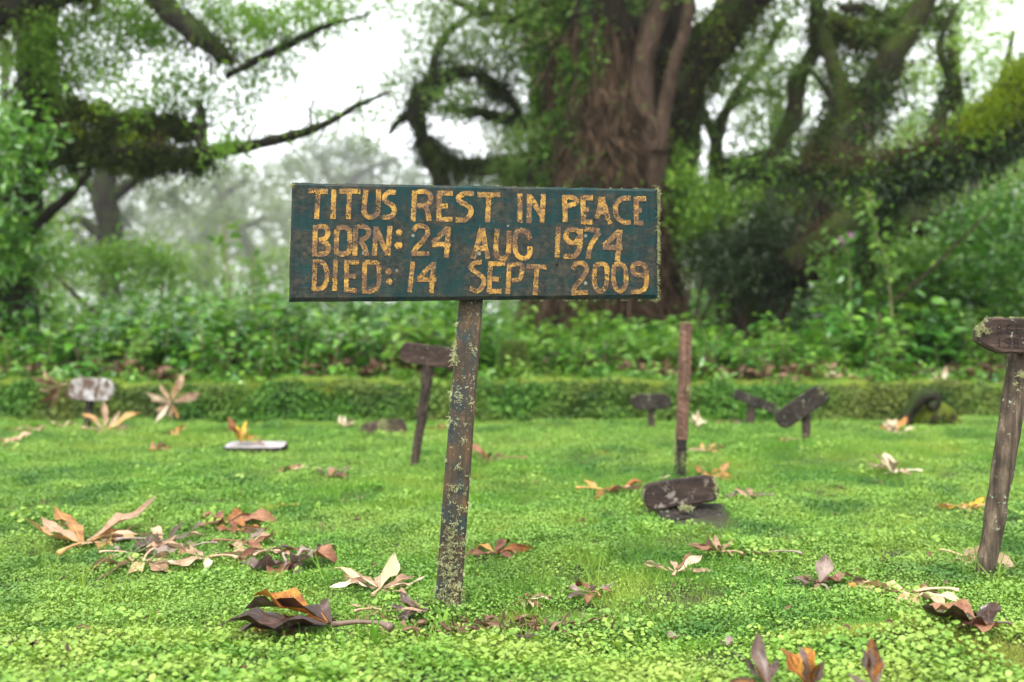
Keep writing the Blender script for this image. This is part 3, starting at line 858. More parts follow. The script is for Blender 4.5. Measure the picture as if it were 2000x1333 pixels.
sp = []
X_ = bn2
for _ in range(46):
    py = rng.uniform(372, 520) if rng.random() < .8 else rng.uniform(520, 585)
    sp.append((on_board(1286, py, -.012), (1, -.2, 0), rng.uniform(.4, 1.0)))
for _ in range(46):
    px = rng.uniform(570, 1284); sp.append((on_board(px, 357 + (px - 567) * .0175, -.012), (0, -.2, 1), rng.uniform(.15, .45)))
for _ in range(22):
    px = 1284 - abs(rng.normal(0, 130)); sp.append((on_board(px, 586, -.012), (0, -.1, -1), rng.uniform(.2, .5)))
for _ in range(20):
    sp.append((on_board(566, rng.uniform(357, 590), -.01), (-1, -.2, 0), rng.uniform(.15, .45)))
sp.append((on_board(572, 364, 0), (-.5, -.5, .5), .8))
lichen('lichen', sp, sign, .013, per=36)
sp = []
def post_x(py): return np.interp(py, [590, 760, 960, 1180], [920, 907, 892, 876])
for py, s_, side in [(635, .8, -1), (650, .6, -1), (672, 1.3, -1), (690, 1.4, -1), (705, 1.1, -1), (768, .9, -1), (780, .7, -1), (820, 1.0, -1), (832, .6, -1), (900, .6, -1), (935, .6, 1), (985, .9, 1),
                     (1005, .7, -1), (1065, .8, -1), (1100, .8, -1), (1150, 1.0, -1), (1175, 1.1, -1), (1190, 1, 1), (1150, 1, 1), (1120, .8, 1), (1165, 1.1, 1), (1090, .8, 1), (1050, .7, 1), (945, .5, 1)]:
    c = P(post_x(py) + side * 24, py, SB - .012); sp.append((c, (side, -.4, -.2), s_))
for _ in range(190):
    py = 1195 - abs(rng.normal(0, 110)) if rng.random() < .75 else rng.uniform(640, 1190)
    c = P(post_x(py) + rng.uniform(-20, 20), py, SB - .0165); sp.append((c, (rng.normal(0, .4), -1, -.3), rng.uniform(.25, .8)))
lichen('lichen', sp, sign, .0125, per=20)

# ------------------------------------------------------------------ small wooden grave markers
def rounded(w, h, cut, n=3, seed=0):
    """outline with cut corners, slightly rounded, metres"""
    pts = []
    for sx_, sy_, a0 in ((1, 1, 0), (-1, 1, 90), (-1, -1, 180), (1, -1, 270)):
        for k in range(n + 1):
            a = math.radians(a0 + 90 * k / n)
            pts.append((sx_ * (w / 2 - cut) + cut * math.cos(a), sy_ * (h / 2 - min(cut, h / 2)) + min(cut, h / 2) * math.sin(a)))
    return pts

def slab(name, outline, thick, bev, mat, parent, M4, seed=0, jit=.001, sub=None, label=None):
    """Extruded outline with chamfered rims; M4 places local x right, y back, z up in the world."""
    r_ = np.random.default_rng(seed)
    o = []
    for i in range(len(outline)):
        a, b2 = np.array(outline[i]), np.array(outline[(i + 1) % len(outline)])
        m_ = max(1, int(np.linalg.norm(b2 - a) / .03))
        for j in range(m_): o.append(a + (b2 - a) * j / m_)
    o = np.array(o) + r_.normal(0, jit, (len(o), 2))
    cen = o.mean(0)
    sc_ = 1 - bev / (np.abs(o - cen).max(0) + 1e-6)
    inn = cen + (o - cen) * sc_
    n = len(o); v = []
    for q, yv in ((inn, -thick / 2), (o, -thick / 2 + bev * .7), (o, thick / 2 - bev * .7), (inn, thick / 2)):
        for p in q: v.append((p[0], yv, p[1]))
    v = np.array([tuple(M4 @ Vector(p)) for p in v])
    f = [list(range(n)), [3 * n + i for i in range(n)][::-1]]
    for k in range(3):
        for i in range(n):
            j = (i + 1) % n; f.append([k * n + j, k * n + i, (k + 1) * n + i, (k + 1) * n + j])
    mb = MB(); mb.add(v, f)
    return mb.build(name, mat, parent, off_of(parent), label=label)

def place(px, py, Y_, roll=0, yaw=0, pitch=0):
    return Matrix.Translation(Vector(P(px, py, Y_))) @ Matrix.Rotation(math.radians(yaw), 4, 'Z') @ Matrix.Rotation(math.radians(pitch), 4, 'X') @ Matrix.Rotation(math.radians(roll), 4, 'Y')

def round_stake(rows, parent, mat, seed=0, sides=9, bumpy=.12):
    mb = MB()
    path = [list(P(px, py, Y_)) + [R(w, Y_) / 2] for px, py, Y_, w in rows]
    tube(mb, path, sides, bumpy, seed=seed, k=7)
    return mb.build('stake', mat, parent, off_of(parent), smooth=False)

def marker(base, label, Y_, bd, stake, bmat, smat, thick=.022, cut=None, group='small wooden grave markers', yaw=0, pitch=0, seed=0, front=.02, lich=()):
    e_ = empty('grave_marker', (P(base[0], base[1], Y_)[0], Y_, float(G(P(base[0], base[1], Y_)[0], Y_))), label, 'grave marker', group)
    if bd:
        px, py, w, h, roll = bd
        wm, hm = R(w, Y_), R(h, Y_)
        slab('board', rounded(wm, hm, hm * .35 if cut is None else cut * hm, 3), thick, .004, bmat, e_, place(px, py, Y_ - front, roll, yaw, pitch), seed)
    if stake:
        round_stake([(a_, b_, Y_, c_) for a_, b_, c_ in stake], e_, smat, seed)
    if lich:
        lichen('lichen', [(P(a_, b_, Y_ - front - thick / 2), (0, -.5, .6), s_) for a_, b_, s_ in lich], e_, .02, per=40, w=.0014)
    return e_

marker((808, 918), 'brown wooden marker with rounded board leaning on thin stake, left of the sign post', 4.9, (848, 696, 134, 40, 7.5),
       [(838, 690, 24), (834, 740, 22), (820, 840, 18), (808, 915, 17), (803, 960, 17)], M['wood_brown'], M['wood_stake'], .035, seed=1, yaw=-8)
marker((168, 846), 'small marker with flaking white painted oval board on a short stake', 6.64, (179, 761, 88, 44, 2),
       [(176, 770, 14), (173, 810, 14), (168, 845, 15), (166, 875, 15)], M['wood_white'], M['wood_dark'], .03, cut=.48, seed=2)
marker((1272, 845), 'short dark marker with level rounded board, nearest the bank right of the big sign', 6.64, (1271, 785, 78, 31, -1),
       [(1272, 790, 13), (1272, 820, 13), (1272, 845, 14), (1272, 880, 14)], M['wood_dark'], M['wood_stake'], .03, cut=.45, seed=3, lich=[(1236, 775, .7), (1268, 770, .6)])
marker((1465, 830), 'dark marker whose thin board slopes down to the right', 7.12, (1474, 784, 86, 19, 21),
       [(1469, 786, 16), (1467, 808, 17), (1464, 832, 16), (1463, 860, 16)], M['wood_dark'], M['wood_stake'], .03, cut=.05, seed=4)
marker((1572, 880), 'dark marker whose rounded board slopes steeply up to the right', 5.67, (1565, 795, 112, 38, -34),
       [(1574, 800, 17), (1574, 830, 17), (1572, 880, 17), (1571, 920, 17)], M['wood_dark'], M['wood_stake'], .035, cut=.40, seed=5, lich=[(1605, 768, 1.0), (1600, 760, .7), (1575, 870, .8), (1572, 850, .5)])
# stake without a board
e_ = empty('wooden_stake', (P(1328, 935, 4.61)[0], 4.61, 0), 'bare reddish stake with blackened foot and lichen on its top', 'stake')
plank_post('upper_stake', [(1340, 632, 4.61, 22), (1336, 750, 4.61, 22), (1331, 858, 4.61, 21)], .045, M['wood_red'], e_, 8, .001)
plank_post('lower_stake', [(1331, 858, 4.61, 20.5), (1329, 890, 4.61, 20), (1327, 950, 4.61, 19), (1327, 990, 4.61, 19)], .044, M['wood_black'], e_, 9, .001)
lichen('lichen', [(P(1332 + 3 * k, 631 + k % 2 * 4, 4.6), (rng.normal(0, .4), -.3, 1), .5) for k in range(5)] + [(P(1346, 765, 4.58), (.3, -1, 0), .8), (P(1344, 758, 4.58), (.3, -1, 0), .6)]
       + [(P(1318 + rng.uniform(0, 3), yv, 4.59), (-1, -.4, 0), .6) for yv in (860, 872, 880, 893, 905, 846)] + [(P(1330 + rng.normal(0, 5), yv, 4.585), (0, -1, 0), .6) for yv in (890, 900, 908)], e_, .022, per=40, w=.0013)

# carved marker at the right edge
Y3 = 2.78
e_ = empty('grave_marker', (P(1920, 1130, Y3)[0], Y3, 0), 'tall marker of dark chamfered board with carved letters on a thick pale stake', 'grave marker', 'small wooden grave markers')
M4 = place(2035, 659, Y3 - .045, 2, 0)
wm, hm = R(260, Y3), R(68, Y3)
ol = [(-wm / 2, -.018), (-wm / 2 + .004, .014), (-wm / 2 + .035, hm / 2 - .003), (-wm / 2 + .055, hm / 2), (wm / 2 - .04, hm / 2), (wm / 2, 0), (wm / 2 - .04, -hm / 2), (-wm / 2 + .07, -hm / 2), (-wm / 2 + .045, -hm / 2 + .006)][::-1]
slab('board', ol, .035, .006, M['wood_brown'], e_, M4, 6, .0008)
def carved(rows, e_, M4, thick):
    """flat dark strips laid on the board face; their colour stands for groove shade"""
    mb = MB()
    GL = {'B': [[(0, 0), (0, 2)], [(0, 2), (.8, 1.9), (.8, 1.1), (0, 1)], [(0, 1), (1, .9), (1, .1), (0, 0)]], 'E': [[(0, 0), (0, 2)], [(0, 2), (1, 2)], [(0, 1), (.8, 1)], [(0, 0), (1, 0)]],
          'T': [[(0, 2), (1, 2)], [(.5, 2), (.5, 0)]], 'H': [[(0, 0), (0, 2)], [(1, 0), (1, 2)], [(0, 1), (1, 1)]], '1': [[(.5, 0), (.5, 2)]],
          '9': [[(1, 1), (.1, 1), (.1, 2), (1, 2), (1, .9), (.7, 0)]], '8': [[(.1, 0), (.1, 2), (.9, 2), (.9, 0), (.1, 0)], [(.1, 1), (.9, 1)]], '5': [[(1, 2), (0, 2), (0, 1.1), (.9, 1), (.9, .1), (0, 0)]]}
    k_ = 0
    for text, x0, z0, s_, adv in rows:
        for i, ch in enumerate(text):
            for poly in GL[ch]:
                for (a0, a1) in zip(poly[:-1], poly[1:]):
                    p0 = np.array([x0 + i * adv + a0[0] * s_, z0 + a0[1] * s_]); p1 = np.array([x0 + i * adv + a1[0] * s_, z0 + a1[1] * s_])
                    d = unit(p1 - p0); nn = np.array([-d[1], d[0]]) * .0012; k_ += 1
                    yv = -thick / 2 - .0006 - (k_ % 5) * .0001
                    q = [p0 + nn, p1 + nn, p1 - nn, p0 - nn]
                    mb.add([tuple(M4 @ Vector((p[0], yv, p[1]))) for p in q], [[3, 2, 1, 0]])
    return mb.build('lettering', M['carve'], e_, off_of(e_))
carved([('BEE', R(-92, Y3), R(5, Y3), R(8, Y3), R(18, Y3)), ('198', R(-92, Y3), R(-22, Y3), R(8.5, Y3), R(16, Y3))], e_, M4, .035)
round_stake([(1996, 664, Y3 + .012, 42), (1989, 720, Y3, 44), (1969, 850, Y3, 42), (1945, 1000, Y3, 39), (1923, 1125, Y3, 35), (1915, 1180, Y3, 35)], e_, M['wood_pale'], 7, 14, .05)
lichen('lichen', [(P(1908 + rng.uniform(0, 22), 655 - rng.uniform(0, 30), Y3 - .065), (-.5, -.6, .4), .8) for _ in range(10)] + [(P(1940 + rng.uniform(0, 60), 623, Y3 - .05), (0, -.3, 1), .6) for _ in range(9)]
       + [(P(1998, 735, Y3 - .04), (0, -1, 0), 1.0), (P(1992, 732, Y3 - .04), (0, -1, 0), .9), (P(1984, 750, Y3 - .04), (0, -1, 0), .6), (P(1988, 762, Y3 - .04), (0, -1, 0), .4)], e_, .012, per=40)

# fallen boards
e_ = empty('fallen_board', (P(1335, 1010, 3.72)[0], 3.72, 0), 'thick rounded board with pale lichen blotches lying propped below the bare stake', 'fallen board', 'fallen marker boards')
slab('board', rounded(R(146, 3.7), R(52, 3.7), R(20, 3.7), 4), .05, .007, M['wood_blotch'], e_, place(1328, 962, 3.66, -8, 0, -6), 12, .0012)
lichen('lichen', [(P(1290 + 3 * k, 935 - k, 3.62), (0, -.6, .8), .5) for k in range(6)] + [(P(1398 + rng.uniform(-4, 3), 935 + 6 * k, 3.62), (1, -.4, .3), .7) for k in range(6)] + [(P(1258, 958, 3.62), (-1, -.4, .3), .6)], e_, .016, per=34, w=.0012)
e_ = empty('fallen_board', (P(1350, 1010, 3.62)[0], 3.62, 0), 'flat dark red brown board lying under the blotched rounded board', 'fallen board', 'fallen marker boards')
slab('board', rounded(R(135, 3.6), R(60, 3.6), R(10, 3.6), 2), .03, .004, M['wood_black'], e_, place(1352, 1005, 3.64, -2, 4, -72), 13, .003)
lichen('lichen', [(P(1333 + 4 * k, 992 + k % 3 * 2, 3.60), (0, -.6, .8), .8) for k in range(5)], e_, .018, per=40, w=.0013)
e_ = empty('fallen_board', (P(745, 850, 6.5)[0], 6.5, 0), 'half buried brown board with a green lichen band, in front of the bank', 'fallen board', 'fallen marker boards')
slab('board', rounded(R(92, 6.5), R(38, 6.5), R(16, 6.5), 4), .06, .006, M['wood_brown'], e_, place(748, 842, 6.45, -7, 10, -14), 14, .0015)
lichen('lichen', [(P(748 + rng.uniform(-9, 9), 822 + 4 * k, 6.40), (0, -1, .3), .8) for k in range(9)], e_, .03, per=40, w=.002)
e_ = empty('fallen_board', (P(500, 880, 5.45)[0], 5.45, 0), 'flat whitish grey board lying level on the grass under a yellow leaf', 'fallen board', 'fallen marker boards')
slab('board', rounded(R(118, 5.45), .17, .05, 4), .045, .005, M['wood_grey'], e_, Matrix.Translation(Vector(P(500, 884, 5.47)) + Vector((0, 0, .022))) @ Matrix.Rotation(math.radians(-84), 4, 'X'), 15, .0015)
wb = e_.children[0].data; wb.materials.append(M['wood_dark'])
for i_, p_ in enumerate(wb.polygons): p_.material_index = 0 if i_ == 0 else 1  # dark wood on edges and underside stands for their shade
# mossy stump with bent root
e_ = empty('mossy_stump', (P(1815, 833, 6.98)[0], 6.98, 0), 'low stump thick with bright moss beside a dark bent root', 'stump')
mb = MB()
tube(mb, [list(P(1775, 822, 7.0)) + [.06], list(P(1795, 815, 6.98)) + [.085], list(P(1820, 812, 6.95)) + [.10], list(P(1845, 818, 6.95)) + [.085], list(P(1866, 832, 6.98)) + [.06]], 14, .12, seed=3)
mb.build('moss_cushion', M['stone_moss'], e_, off_of(e_), smooth=True)
mb = MB()
tube(mb, [list(P(1768, 840, 6.86)) + [.042], list(P(1772, 812, 6.86)) + [.042], list(P(1785, 790, 6.86)) + [.048], list(P(1802, 774, 6.86)) + [.045], list(P(1820, 772, 6.86)) + [.04], list(P(1826, 786, 6.86)) + [.042], list(P(1815, 798, 6.86)) + [.042]], 12, .15, seed=4)
mb.build('root', M['bark_dark'], e_, off_of(e_), smooth=True)
v, f, a_ = cards(T_BLD, np.array([P(1820 + rng.uniform(-44, 44), 0, 6.95) for _ in range(900)]) * [1, 1, 0] + np.stack([np.zeros(900), rng.normal(0, .05, 900), np.zeros(900)], -1), rdir(900, 1.2), rdir(900), .02, .004)
cx_ = v.reshape(900, -1, 3)
hx = (cx_[:, 0, 0] - P(1820, 0, 6.95)[0]) / R(46, 6.95)
cx_[:, :, 2] += (P(0, 800, 6.95)[2] - .085 * hx ** 2 - np.abs(cx_[:, 0, 1] - 6.95) * .5)[:, None]
me = new_mesh('moss', cx_.reshape(-1, 3) - np.array(off_of(e_)), f, M['moss_bright'], False, {'rnd': a_})
link('moss', me, e_, kind='stuff')

# ------------------------------------------------------------------ fallen palmate leaves
def leaflet(Lm, Wm, curl, fold, twist, r_, wav=1.0, droop=0.0):
    """One leaflet along +x from the origin; rows along the length."""
    n = 9; v, uv = [], []
    ang = 0.0; p = np.array([0.0, 0.0, 0.0]); step = Lm / (n - 1)
    sh = [.10, .30, .62, .86, 1.0, .97, .78, .45, .04]
    w1, w2 = r_.uniform(0, 6.3), r_.uniform(0, 6.3)
    side = 0.0
    for i in range(n):
        t = i / (n - 1)
        w = Wm / 2 * sh[i] * r_.uniform(.9, 1.1)
        ang = curl * (t ** 1.4)
        side += step * math.sin(twist * t) * .5 + step * .10 * math.sin(t * 9 + w2)
        ang += .35 * math.sin(t * 8 + w1) * t + droop * t * t
        dx, dz = math.cos(ang), math.sin(ang)
        if i: p = p + np.array([dx, 0, dz]) * step
        tw = twist * t * 1.3
        for sx_ in (-1, -.5, 0, .5, 1):
            yv = w * sx_
            up = abs(sx_) ** 1.6 * w * fold + wav * w * .22 * math.sin(t * 13 + w1 + sx_ * 2.2) * abs(sx_)
            yy_ = yv * math.cos(tw) - up * math.sin(tw); uu = yv * math.sin(tw) + up * math.cos(tw)
            v.append(p + np.array([-dz * uu, yy_ + side, dx * uu])); uv.append((t, sx_, 0))
    f = [[i * 5 + j, (i + 1) * 5 + j, (i + 1) * 5 + j + 1, i * 5 + j + 1] for i in range(n - 1) for j in range(4)]
    return np.array(v), f, np.array(uv)

def fallen_leaf(label, px, py, wpx, mats, n=7, spread=300, lift=.15, curl=.3, tilt=(0, 0, 0), aspect=.32, stalk=1.0, seed=0, name='fallen_leaf', up=0.0, rise=.020, Y_=None, zoff=None, length_var=.25, crumple=1.0):
    r_ = np.random.default_rng(seed * 17 + 5)
    if Y_ is None:
        Y_ = FPX * EYE / (py - HOR)
        for _ in range(12):
            x_ = (px - CX) / FPX * Y_
            Y_ = FPX * (EYE - float(G(x_, Y_)) - rise) / (py - HOR)
    x_ = (px - CX) / FPX * Y_
    z_ = (float(G(x_, Y_)) + rise) if zoff is None else zoff
    e_ = empty(name, (x_, Y_, z_), label, 'fallen leaf', 'fallen palmate leaves', (math.radians(tilt[0]), math.radians(tilt[1]), math.radians(tilt[2])))
    Lm = R(wpx, Y_) * .66
    n = n + 2 if n > 3 else n; aspect *= (.74 if aspect < .45 else .85)
    mats = [L[m_] for m_ in mats]
    a0 = -spread / 2
    for i in range(n):
        t = i / max(1, n - 1)
        ang = math.radians(a0 + spread * t + r_.normal(0, 11))
        lf = Lm * (1 - length_var * abs(2 * t - 1)) * r_.uniform(.62, 1.15)
        v, f, uv = leaflet(lf, lf * aspect * r_.uniform(.75, 1.3), curl * .7 * r_.uniform(.2, 1.8) * (1 if r_.random() < .75 else -1), r_.uniform(.05, .5), r_.normal(0, .5) * crumple, r_, 1.6 * crumple, r_.normal(-.35, .5) * crumple)
        el = lift * (.62 if Y_ < 4.6 and tilt[0] < 50 and py < 1300 else 1) * r_.uniform(.2, 1.5)
        Mx = Matrix.Rotation(ang, 4, 'Z') @ Matrix.Rotation(-el, 4, 'Y') @ Matrix.Translation((Lm * .05, 0, 0))
        v = np.array([tuple(Mx @ Vector(q)) for q in v])
        me = new_mesh('leaflet', v, f, mats[i % len(mats)], True, {'rnd': np.full(len(v), r_.random()), 'luv': uv})
        link('leaflet', me, e_)
    if stalk > 0:
        mb = MB(); sl = Lm * stalk * .62; d = math.radians(180 + r_.uniform(-15, 15))
        pth = [[0, 0, .002, Lm * .024], [sl * .4 * math.cos(d), sl * .4 * math.sin(d), .006 + sl * .05, Lm * .018], [sl * .8 * math.cos(d), sl * .8 * math.sin(d) + sl * .06, .006 + sl * .08, Lm * .018], [sl * math.cos(d), sl * math.sin(d) + sl * .12, .004 + sl * .06, Lm * .038]]
        tube(mb, pth, 6, 0, k=3)
        o = mb.build('stalk', mats[0], e_, (0, 0, 0), smooth=True)
    return e_

FL = [
 # label, px, py, width, mats, kwargs
 ('golden brown leaf with a fan of raised leaflets, left end of the leaf trail', 165, 1062, 160, ['gold', 'tan', 'gold'], dict(n=8, spread=230, lift=.55, curl=-.3, tilt=(0, 0, 90), stalk=1.3)),
 ('flat tan leaf lying with its stalk up, below the golden leaf', 280, 1098, 120, ['tan', 'sand', 'tan'], dict(n=8, lift=.08, curl=-.2, tilt=(0, 0, -70))),
 ('narrow shrivelled brown leaf between the golden leaf and the rusty one', 318, 1058, 130, ['mauve', 'tan'], dict(n=4, spread=200, lift=.25, curl=.5, tilt=(0, 0, 20), aspect=.24)),
 ('rust brown curled leaf at the far upper end of the leaf trail', 440, 1022, 100, ['rust', 'orange', 'rust'], dict(n=6, lift=.5, curl=-.9, tilt=(0, 0, 60), aspect=.38)),
 ('pinkish tan leaf spread flat below the rusty curled leaf', 405, 1090, 110, ['tan', 'cream', 'tan'], dict(n=6, spread=240, lift=.12, curl=.2, tilt=(0, 0, 170))),
 ('crumpled brown leaf in the middle of the leaf trail', 482, 1062, 100, ['rust', 'tan', 'mauve'], dict(n=6, lift=.4, curl=-.8, tilt=(0, 0, 10), aspect=.36)),
 ('broad mauve grey leaf at the right end of the leaf trail', 560, 1098, 120, ['mauve', 'mauve', 'rust'], dict(n=5, spread=200, lift=.25, curl=-.3, tilt=(12, 0, -60), aspect=.6, stalk=.5)),
 ('thin dark purple leaf pointing right beyond the mauve leaf', 608, 1072, 70, ['purple', 'rust'], dict(n=3, spread=60, lift=.25, curl=.1, tilt=(0, 0, 20), stalk=.4)),
 ('tan star shaped leaf with upturned yellowish tips, left of the sign post', 742, 1150, 140, ['tan', 'sand', 'cream'], dict(n=8, lift=.35, curl=.25, tilt=(8, 0, 100))),
 ('large leaf with upright orange and dark purple leaflets at the foot of the sign', 650, 1222, 235, ['purple', 'wet', 'flame', 'gold'], dict(n=4, spread=80, lift=.45, curl=-.1, tilt=(0, 0, 165), aspect=.40, stalk=.85)),
 ('skeletal brown leaf with thin leaflets between the tan star leaf and the post', 745, 1192, 90, ['tan', 'rust'], dict(n=6, lift=.15, curl=.3, tilt=(0, 0, 40), aspect=.13)),
 ('dark purple leaf touching the left side of the sign post', 822, 1195, 80, ['purple', 'mauve'], dict(n=4, spread=160, lift=.3, curl=-.3, tilt=(0, 0, 160), aspect=.4, stalk=.3)),
 ('brown leaf with one arched leaflet just right of the sign post', 968, 1082, 110, ['rust', 'rust', 'orange'], dict(n=5, spread=220, lift=.45, curl=-.9, tilt=(0, 0, 60), stalk=.4)),
 ('small star leaf with pale drooping tips, right of the foot of the sign', 1028, 1172, 104, ['rust', 'cream', 'tan'], dict(n=8, lift=.12, curl=-.4, tilt=(10, 0, -90), aspect=.24, stalk=.4)),
 ('rust leaf with a long pale stalk behind the sign post', 952, 902, 70, ['rust', 'tan', 'orange'], dict(n=6, lift=.8, curl=-.5, tilt=(0, 0, 180), stalk=2.2)),
 ('flat orange leaf lying alone left of the blotched fallen board', 1180, 958, 108, ['orange', 'orange', 'tan'], dict(n=5, spread=220, lift=.12, curl=-.3, tilt=(0, 0, 10), stalk=1.0)),
 ('dark purple scrap of leaf half sunk in the creepers near the sign foot', 1020, 1246, 62, ['purple', 'mauve'], dict(n=3, spread=120, lift=.2, curl=-.3, tilt=(0, 0, 80), aspect=.5, stalk=0)),
 ('reddish brown leaf with a bare stalk, right of the small star leaf', 1155, 1158, 90, ['rust', 'mauve', 'purple'], dict(n=5, lift=.35, curl=.4, tilt=(0, 0, 120))),
 ('thin tan leaf with pointed lobes beside a dark hole in the grass', 1320, 1118, 125, ['tan', 'cream', 'rust'], dict(n=5, spread=180, lift=.35, curl=.2, tilt=(0, 0, 90), aspect=.2, stalk=.7)),
 ('brown star leaf with upright points in front of the blotched fallen board', 1408, 1080, 100, ['tan', 'rust', 'tan'], dict(n=8, lift=.6, curl=.2, tilt=(10, 0, 140), aspect=.26)),
 ('dull brown folded leaf with a twisted stalk beside the star leaf', 1490, 1082, 110, ['mauve', 'rust'], dict(n=3, spread=40, lift=.12, curl=-.1, tilt=(0, 0, 165), aspect=.3, stalk=1.3)),
 ('curled brown leaf rolled into a ring, in front of the folded leaf', 1600, 1140, 90, ['tan', 'mauve', 'rust'], dict(n=6, lift=.7, curl=-1.5, tilt=(0, 0, 30), aspect=.5, stalk=0)),
 ('narrow leaf with one orange edge beside the ring shaped leaf', 1652, 1140, 60, ['flame', 'mauve'], dict(n=2, spread=60, lift=.6, curl=-1.0, tilt=(0, 0, -60), aspect=.45, stalk=0)),
 ('large flat sandy leaf with dark stalk in front of the thick pale stake', 1782, 1158, 165, ['sand', 'sand', 'tan'], dict(n=8, lift=.08, curl=.05, tilt=(4, 0, 170), aspect=.42, stalk=1.0)),
 ('broad pale tan leaf tucked behind the thick pale stake', 1882, 1088, 118, ['tan', 'tan', 'cream'], dict(n=7, spread=180, lift=.1, curl=-.35, tilt=(6, 0, -60), aspect=.5, stalk=.8)),
 ('orange and yellow leaf behind the thick pale stake', 1888, 992, 105, ['orange', 'gold', 'yellow'], dict(n=8, lift=.15, curl=-.5, tilt=(0, 0, -90), aspect=.34, stalk=.3)),
 ('pale pink leaf with four upright tips on open grass', 1745, 924, 105, ['cream', 'cream', 'tan'], dict(n=7, spread=250, lift=.45, curl=.1, tilt=(0, 0, 170), aspect=.34)),
 ('dark glossy brown leaf at the right edge, behind the mossy mound', 1935, 1222, 150, ['wet', 'wet', 'rust'], dict(n=4, spread=160, lift=.25, curl=-.4, tilt=(0, 0, 150), aspect=.6, stalk=.5)),
 ('small torn brown leaf on the back of the mossy mound', 1835, 1205, 45, ['rust', 'purple'], dict(n=3, spread=160, lift=.5, curl=.3, tilt=(0, 0, 60), aspect=.5, stalk=.8)),
 ('purple and orange leaf with curled tips at the lower edge', 1500, 1345, 150, ['purple', 'purple', 'flame'], dict(n=5, spread=190, lift=.75, curl=-.2, tilt=(0, 0, 110), aspect=.36, stalk=.2)),
 ('upright flame coloured leaf with black tips at the lower edge', 1580, 1350, 130, ['flame', 'flame', 'purple'], dict(n=4, spread=120, lift=1.1, curl=.1, tilt=(0, 0, 70), aspect=.42, stalk=.2)),
 ('orange and mauve leaf standing up at the lower edge near the mossy mound', 1712, 1352, 130, ['flame', 'mauve', 'mauve'], dict(n=4, spread=120, lift=1.0, curl=.2, tilt=(0, 0, 100), aspect=.36, stalk=.2)),
 ('small cream and orange leaf left of the mossy stump', 1750, 844, 66, ['cream', 'cream', 'orange'], dict(n=5, lift=.5, curl=.1, tilt=(0, 0, 60), aspect=.4)),
 ('pale pink rounded leaf behind the steeply tilted marker', 1608, 806, 48, ['cream', 'tan'], dict(n=4, spread=140, lift=.25, curl=-.6, tilt=(20, 0, -40), aspect=.7, stalk=0)),
 ('small dark red leaf between the tilted marker and the stump', 1682, 806, 42, ['rust', 'purple'], dict(n=5, lift=.3, curl=-.5, tilt=(0, 0, 10), aspect=.5, stalk=0)),
 ('small tan leaf of thin points behind the bare stake foot', 1378, 882, 66, ['tan', 'gold'], dict(n=5, spread=200, lift=.35, curl=.2, tilt=(0, 0, 30), aspect=.25)),
 ('orange leaf lying right behind the blotched fallen board', 1385, 930, 80, ['orange', 'gold'], dict(n=5, spread=220, lift=.2, curl=-.5, tilt=(0, 0, 20), aspect=.32, stalk=.3)),
 ('small mauve leaf right of the blotched fallen board', 1472, 970, 74, ['mauve', 'tan'], dict(n=4, spread=200, lift=.4, curl=.2, tilt=(0, 0, 160), aspect=.3)),
 ('small purple leaf touching the right end of the blotched fallen board', 1420, 972, 36, ['mauve', 'purple'], dict(n=2, spread=60, lift=.3, curl=-.3, tilt=(0, 0, 30), aspect=.6, stalk=0)),
 ('tiny cream leaf right of the bare stake', 1362, 834, 40, ['cream'], dict(n=5, spread=180, lift=.7, curl=.1, tilt=(0, 0, 90), aspect=.4, stalk=0)),
 ('tiny cream leaf of upright points near the half buried board', 675, 834, 42, ['cream'], dict(n=5, spread=180, lift=.8, curl=.1, tilt=(0, 0, 90), aspect=.35, stalk=0)),
 ('row of curled tan leaflets of one leaf at the left edge', 50, 842, 84, ['tan', 'tan', 'rust'], dict(n=7, spread=240, lift=.2, curl=-.8, tilt=(0, 0, 160), aspect=.3)),
 ('small tan leaf left of the white marker', 125, 836, 48, ['tan'], dict(n=5, spread=200, lift=.5, curl=.1, tilt=(0, 0, 120), aspect=.3, stalk=0)),
 ('rusty leaf cut off by the left edge', 10, 868, 60, ['rust', 'tan'], dict(n=5, spread=200, lift=.3, curl=-.6, tilt=(0, 0, 30), aspect=.45, stalk=0)),
 ('tan leaf with a long raised tip at the foot of the white marker', 205, 842, 90, ['tan', 'gold', 'cream'], dict(n=7, lift=.55, curl=.2, tilt=(30, 0, 60), aspect=.27)),
 ('small orange leaf below the upright star leaf', 335, 852, 48, ['orange', 'gold'], dict(n=5, spread=200, lift=.5, curl=-.2, tilt=(0, 0, 20), aspect=.4, stalk=0)),
 ('small rusty orange leaf between the white marker and the yellow leaf', 306, 880, 46, ['orange', 'rust'], dict(n=5, spread=200, lift=.5, curl=.1, tilt=(0, 0, 80), aspect=.35, stalk=.8)),
 ('left of two brown leaves below the flat whitish board', 600, 918, 66, ['tan', 'rust'], dict(n=3, spread=90, lift=.15, curl=-.3, tilt=(0, 0, 160), aspect=.5)),
 ('dark brown leaf right of the other leaf below the flat whitish board', 645, 932, 76, ['rust', 'mauve', 'purple'], dict(n=4, spread=170, lift=.45, curl=.0, tilt=(0, 0, 60), aspect=.4, stalk=.3)),
 ('small yellow and orange leaf alone on open grass left of the sign', 568, 988, 40, ['yellow', 'orange'], dict(n=3, spread=120, lift=.3, curl=.1, tilt=(0, 0, 150), aspect=.35)),
 ('faded tan leaf sunk in the grass left of the sign post', 682, 980, 70, ['tan', 'cream'], dict(n=4, spread=200, lift=.08, curl=.1, tilt=(0, 0, 160), aspect=.25, rise=.004)),
 ('small red brown leaf against the foot of the bank behind the leaning marker', 852, 838, 44, ['rust', 'gold'], dict(n=4, lift=.3, curl=-.4, aspect=.5, stalk=0)),
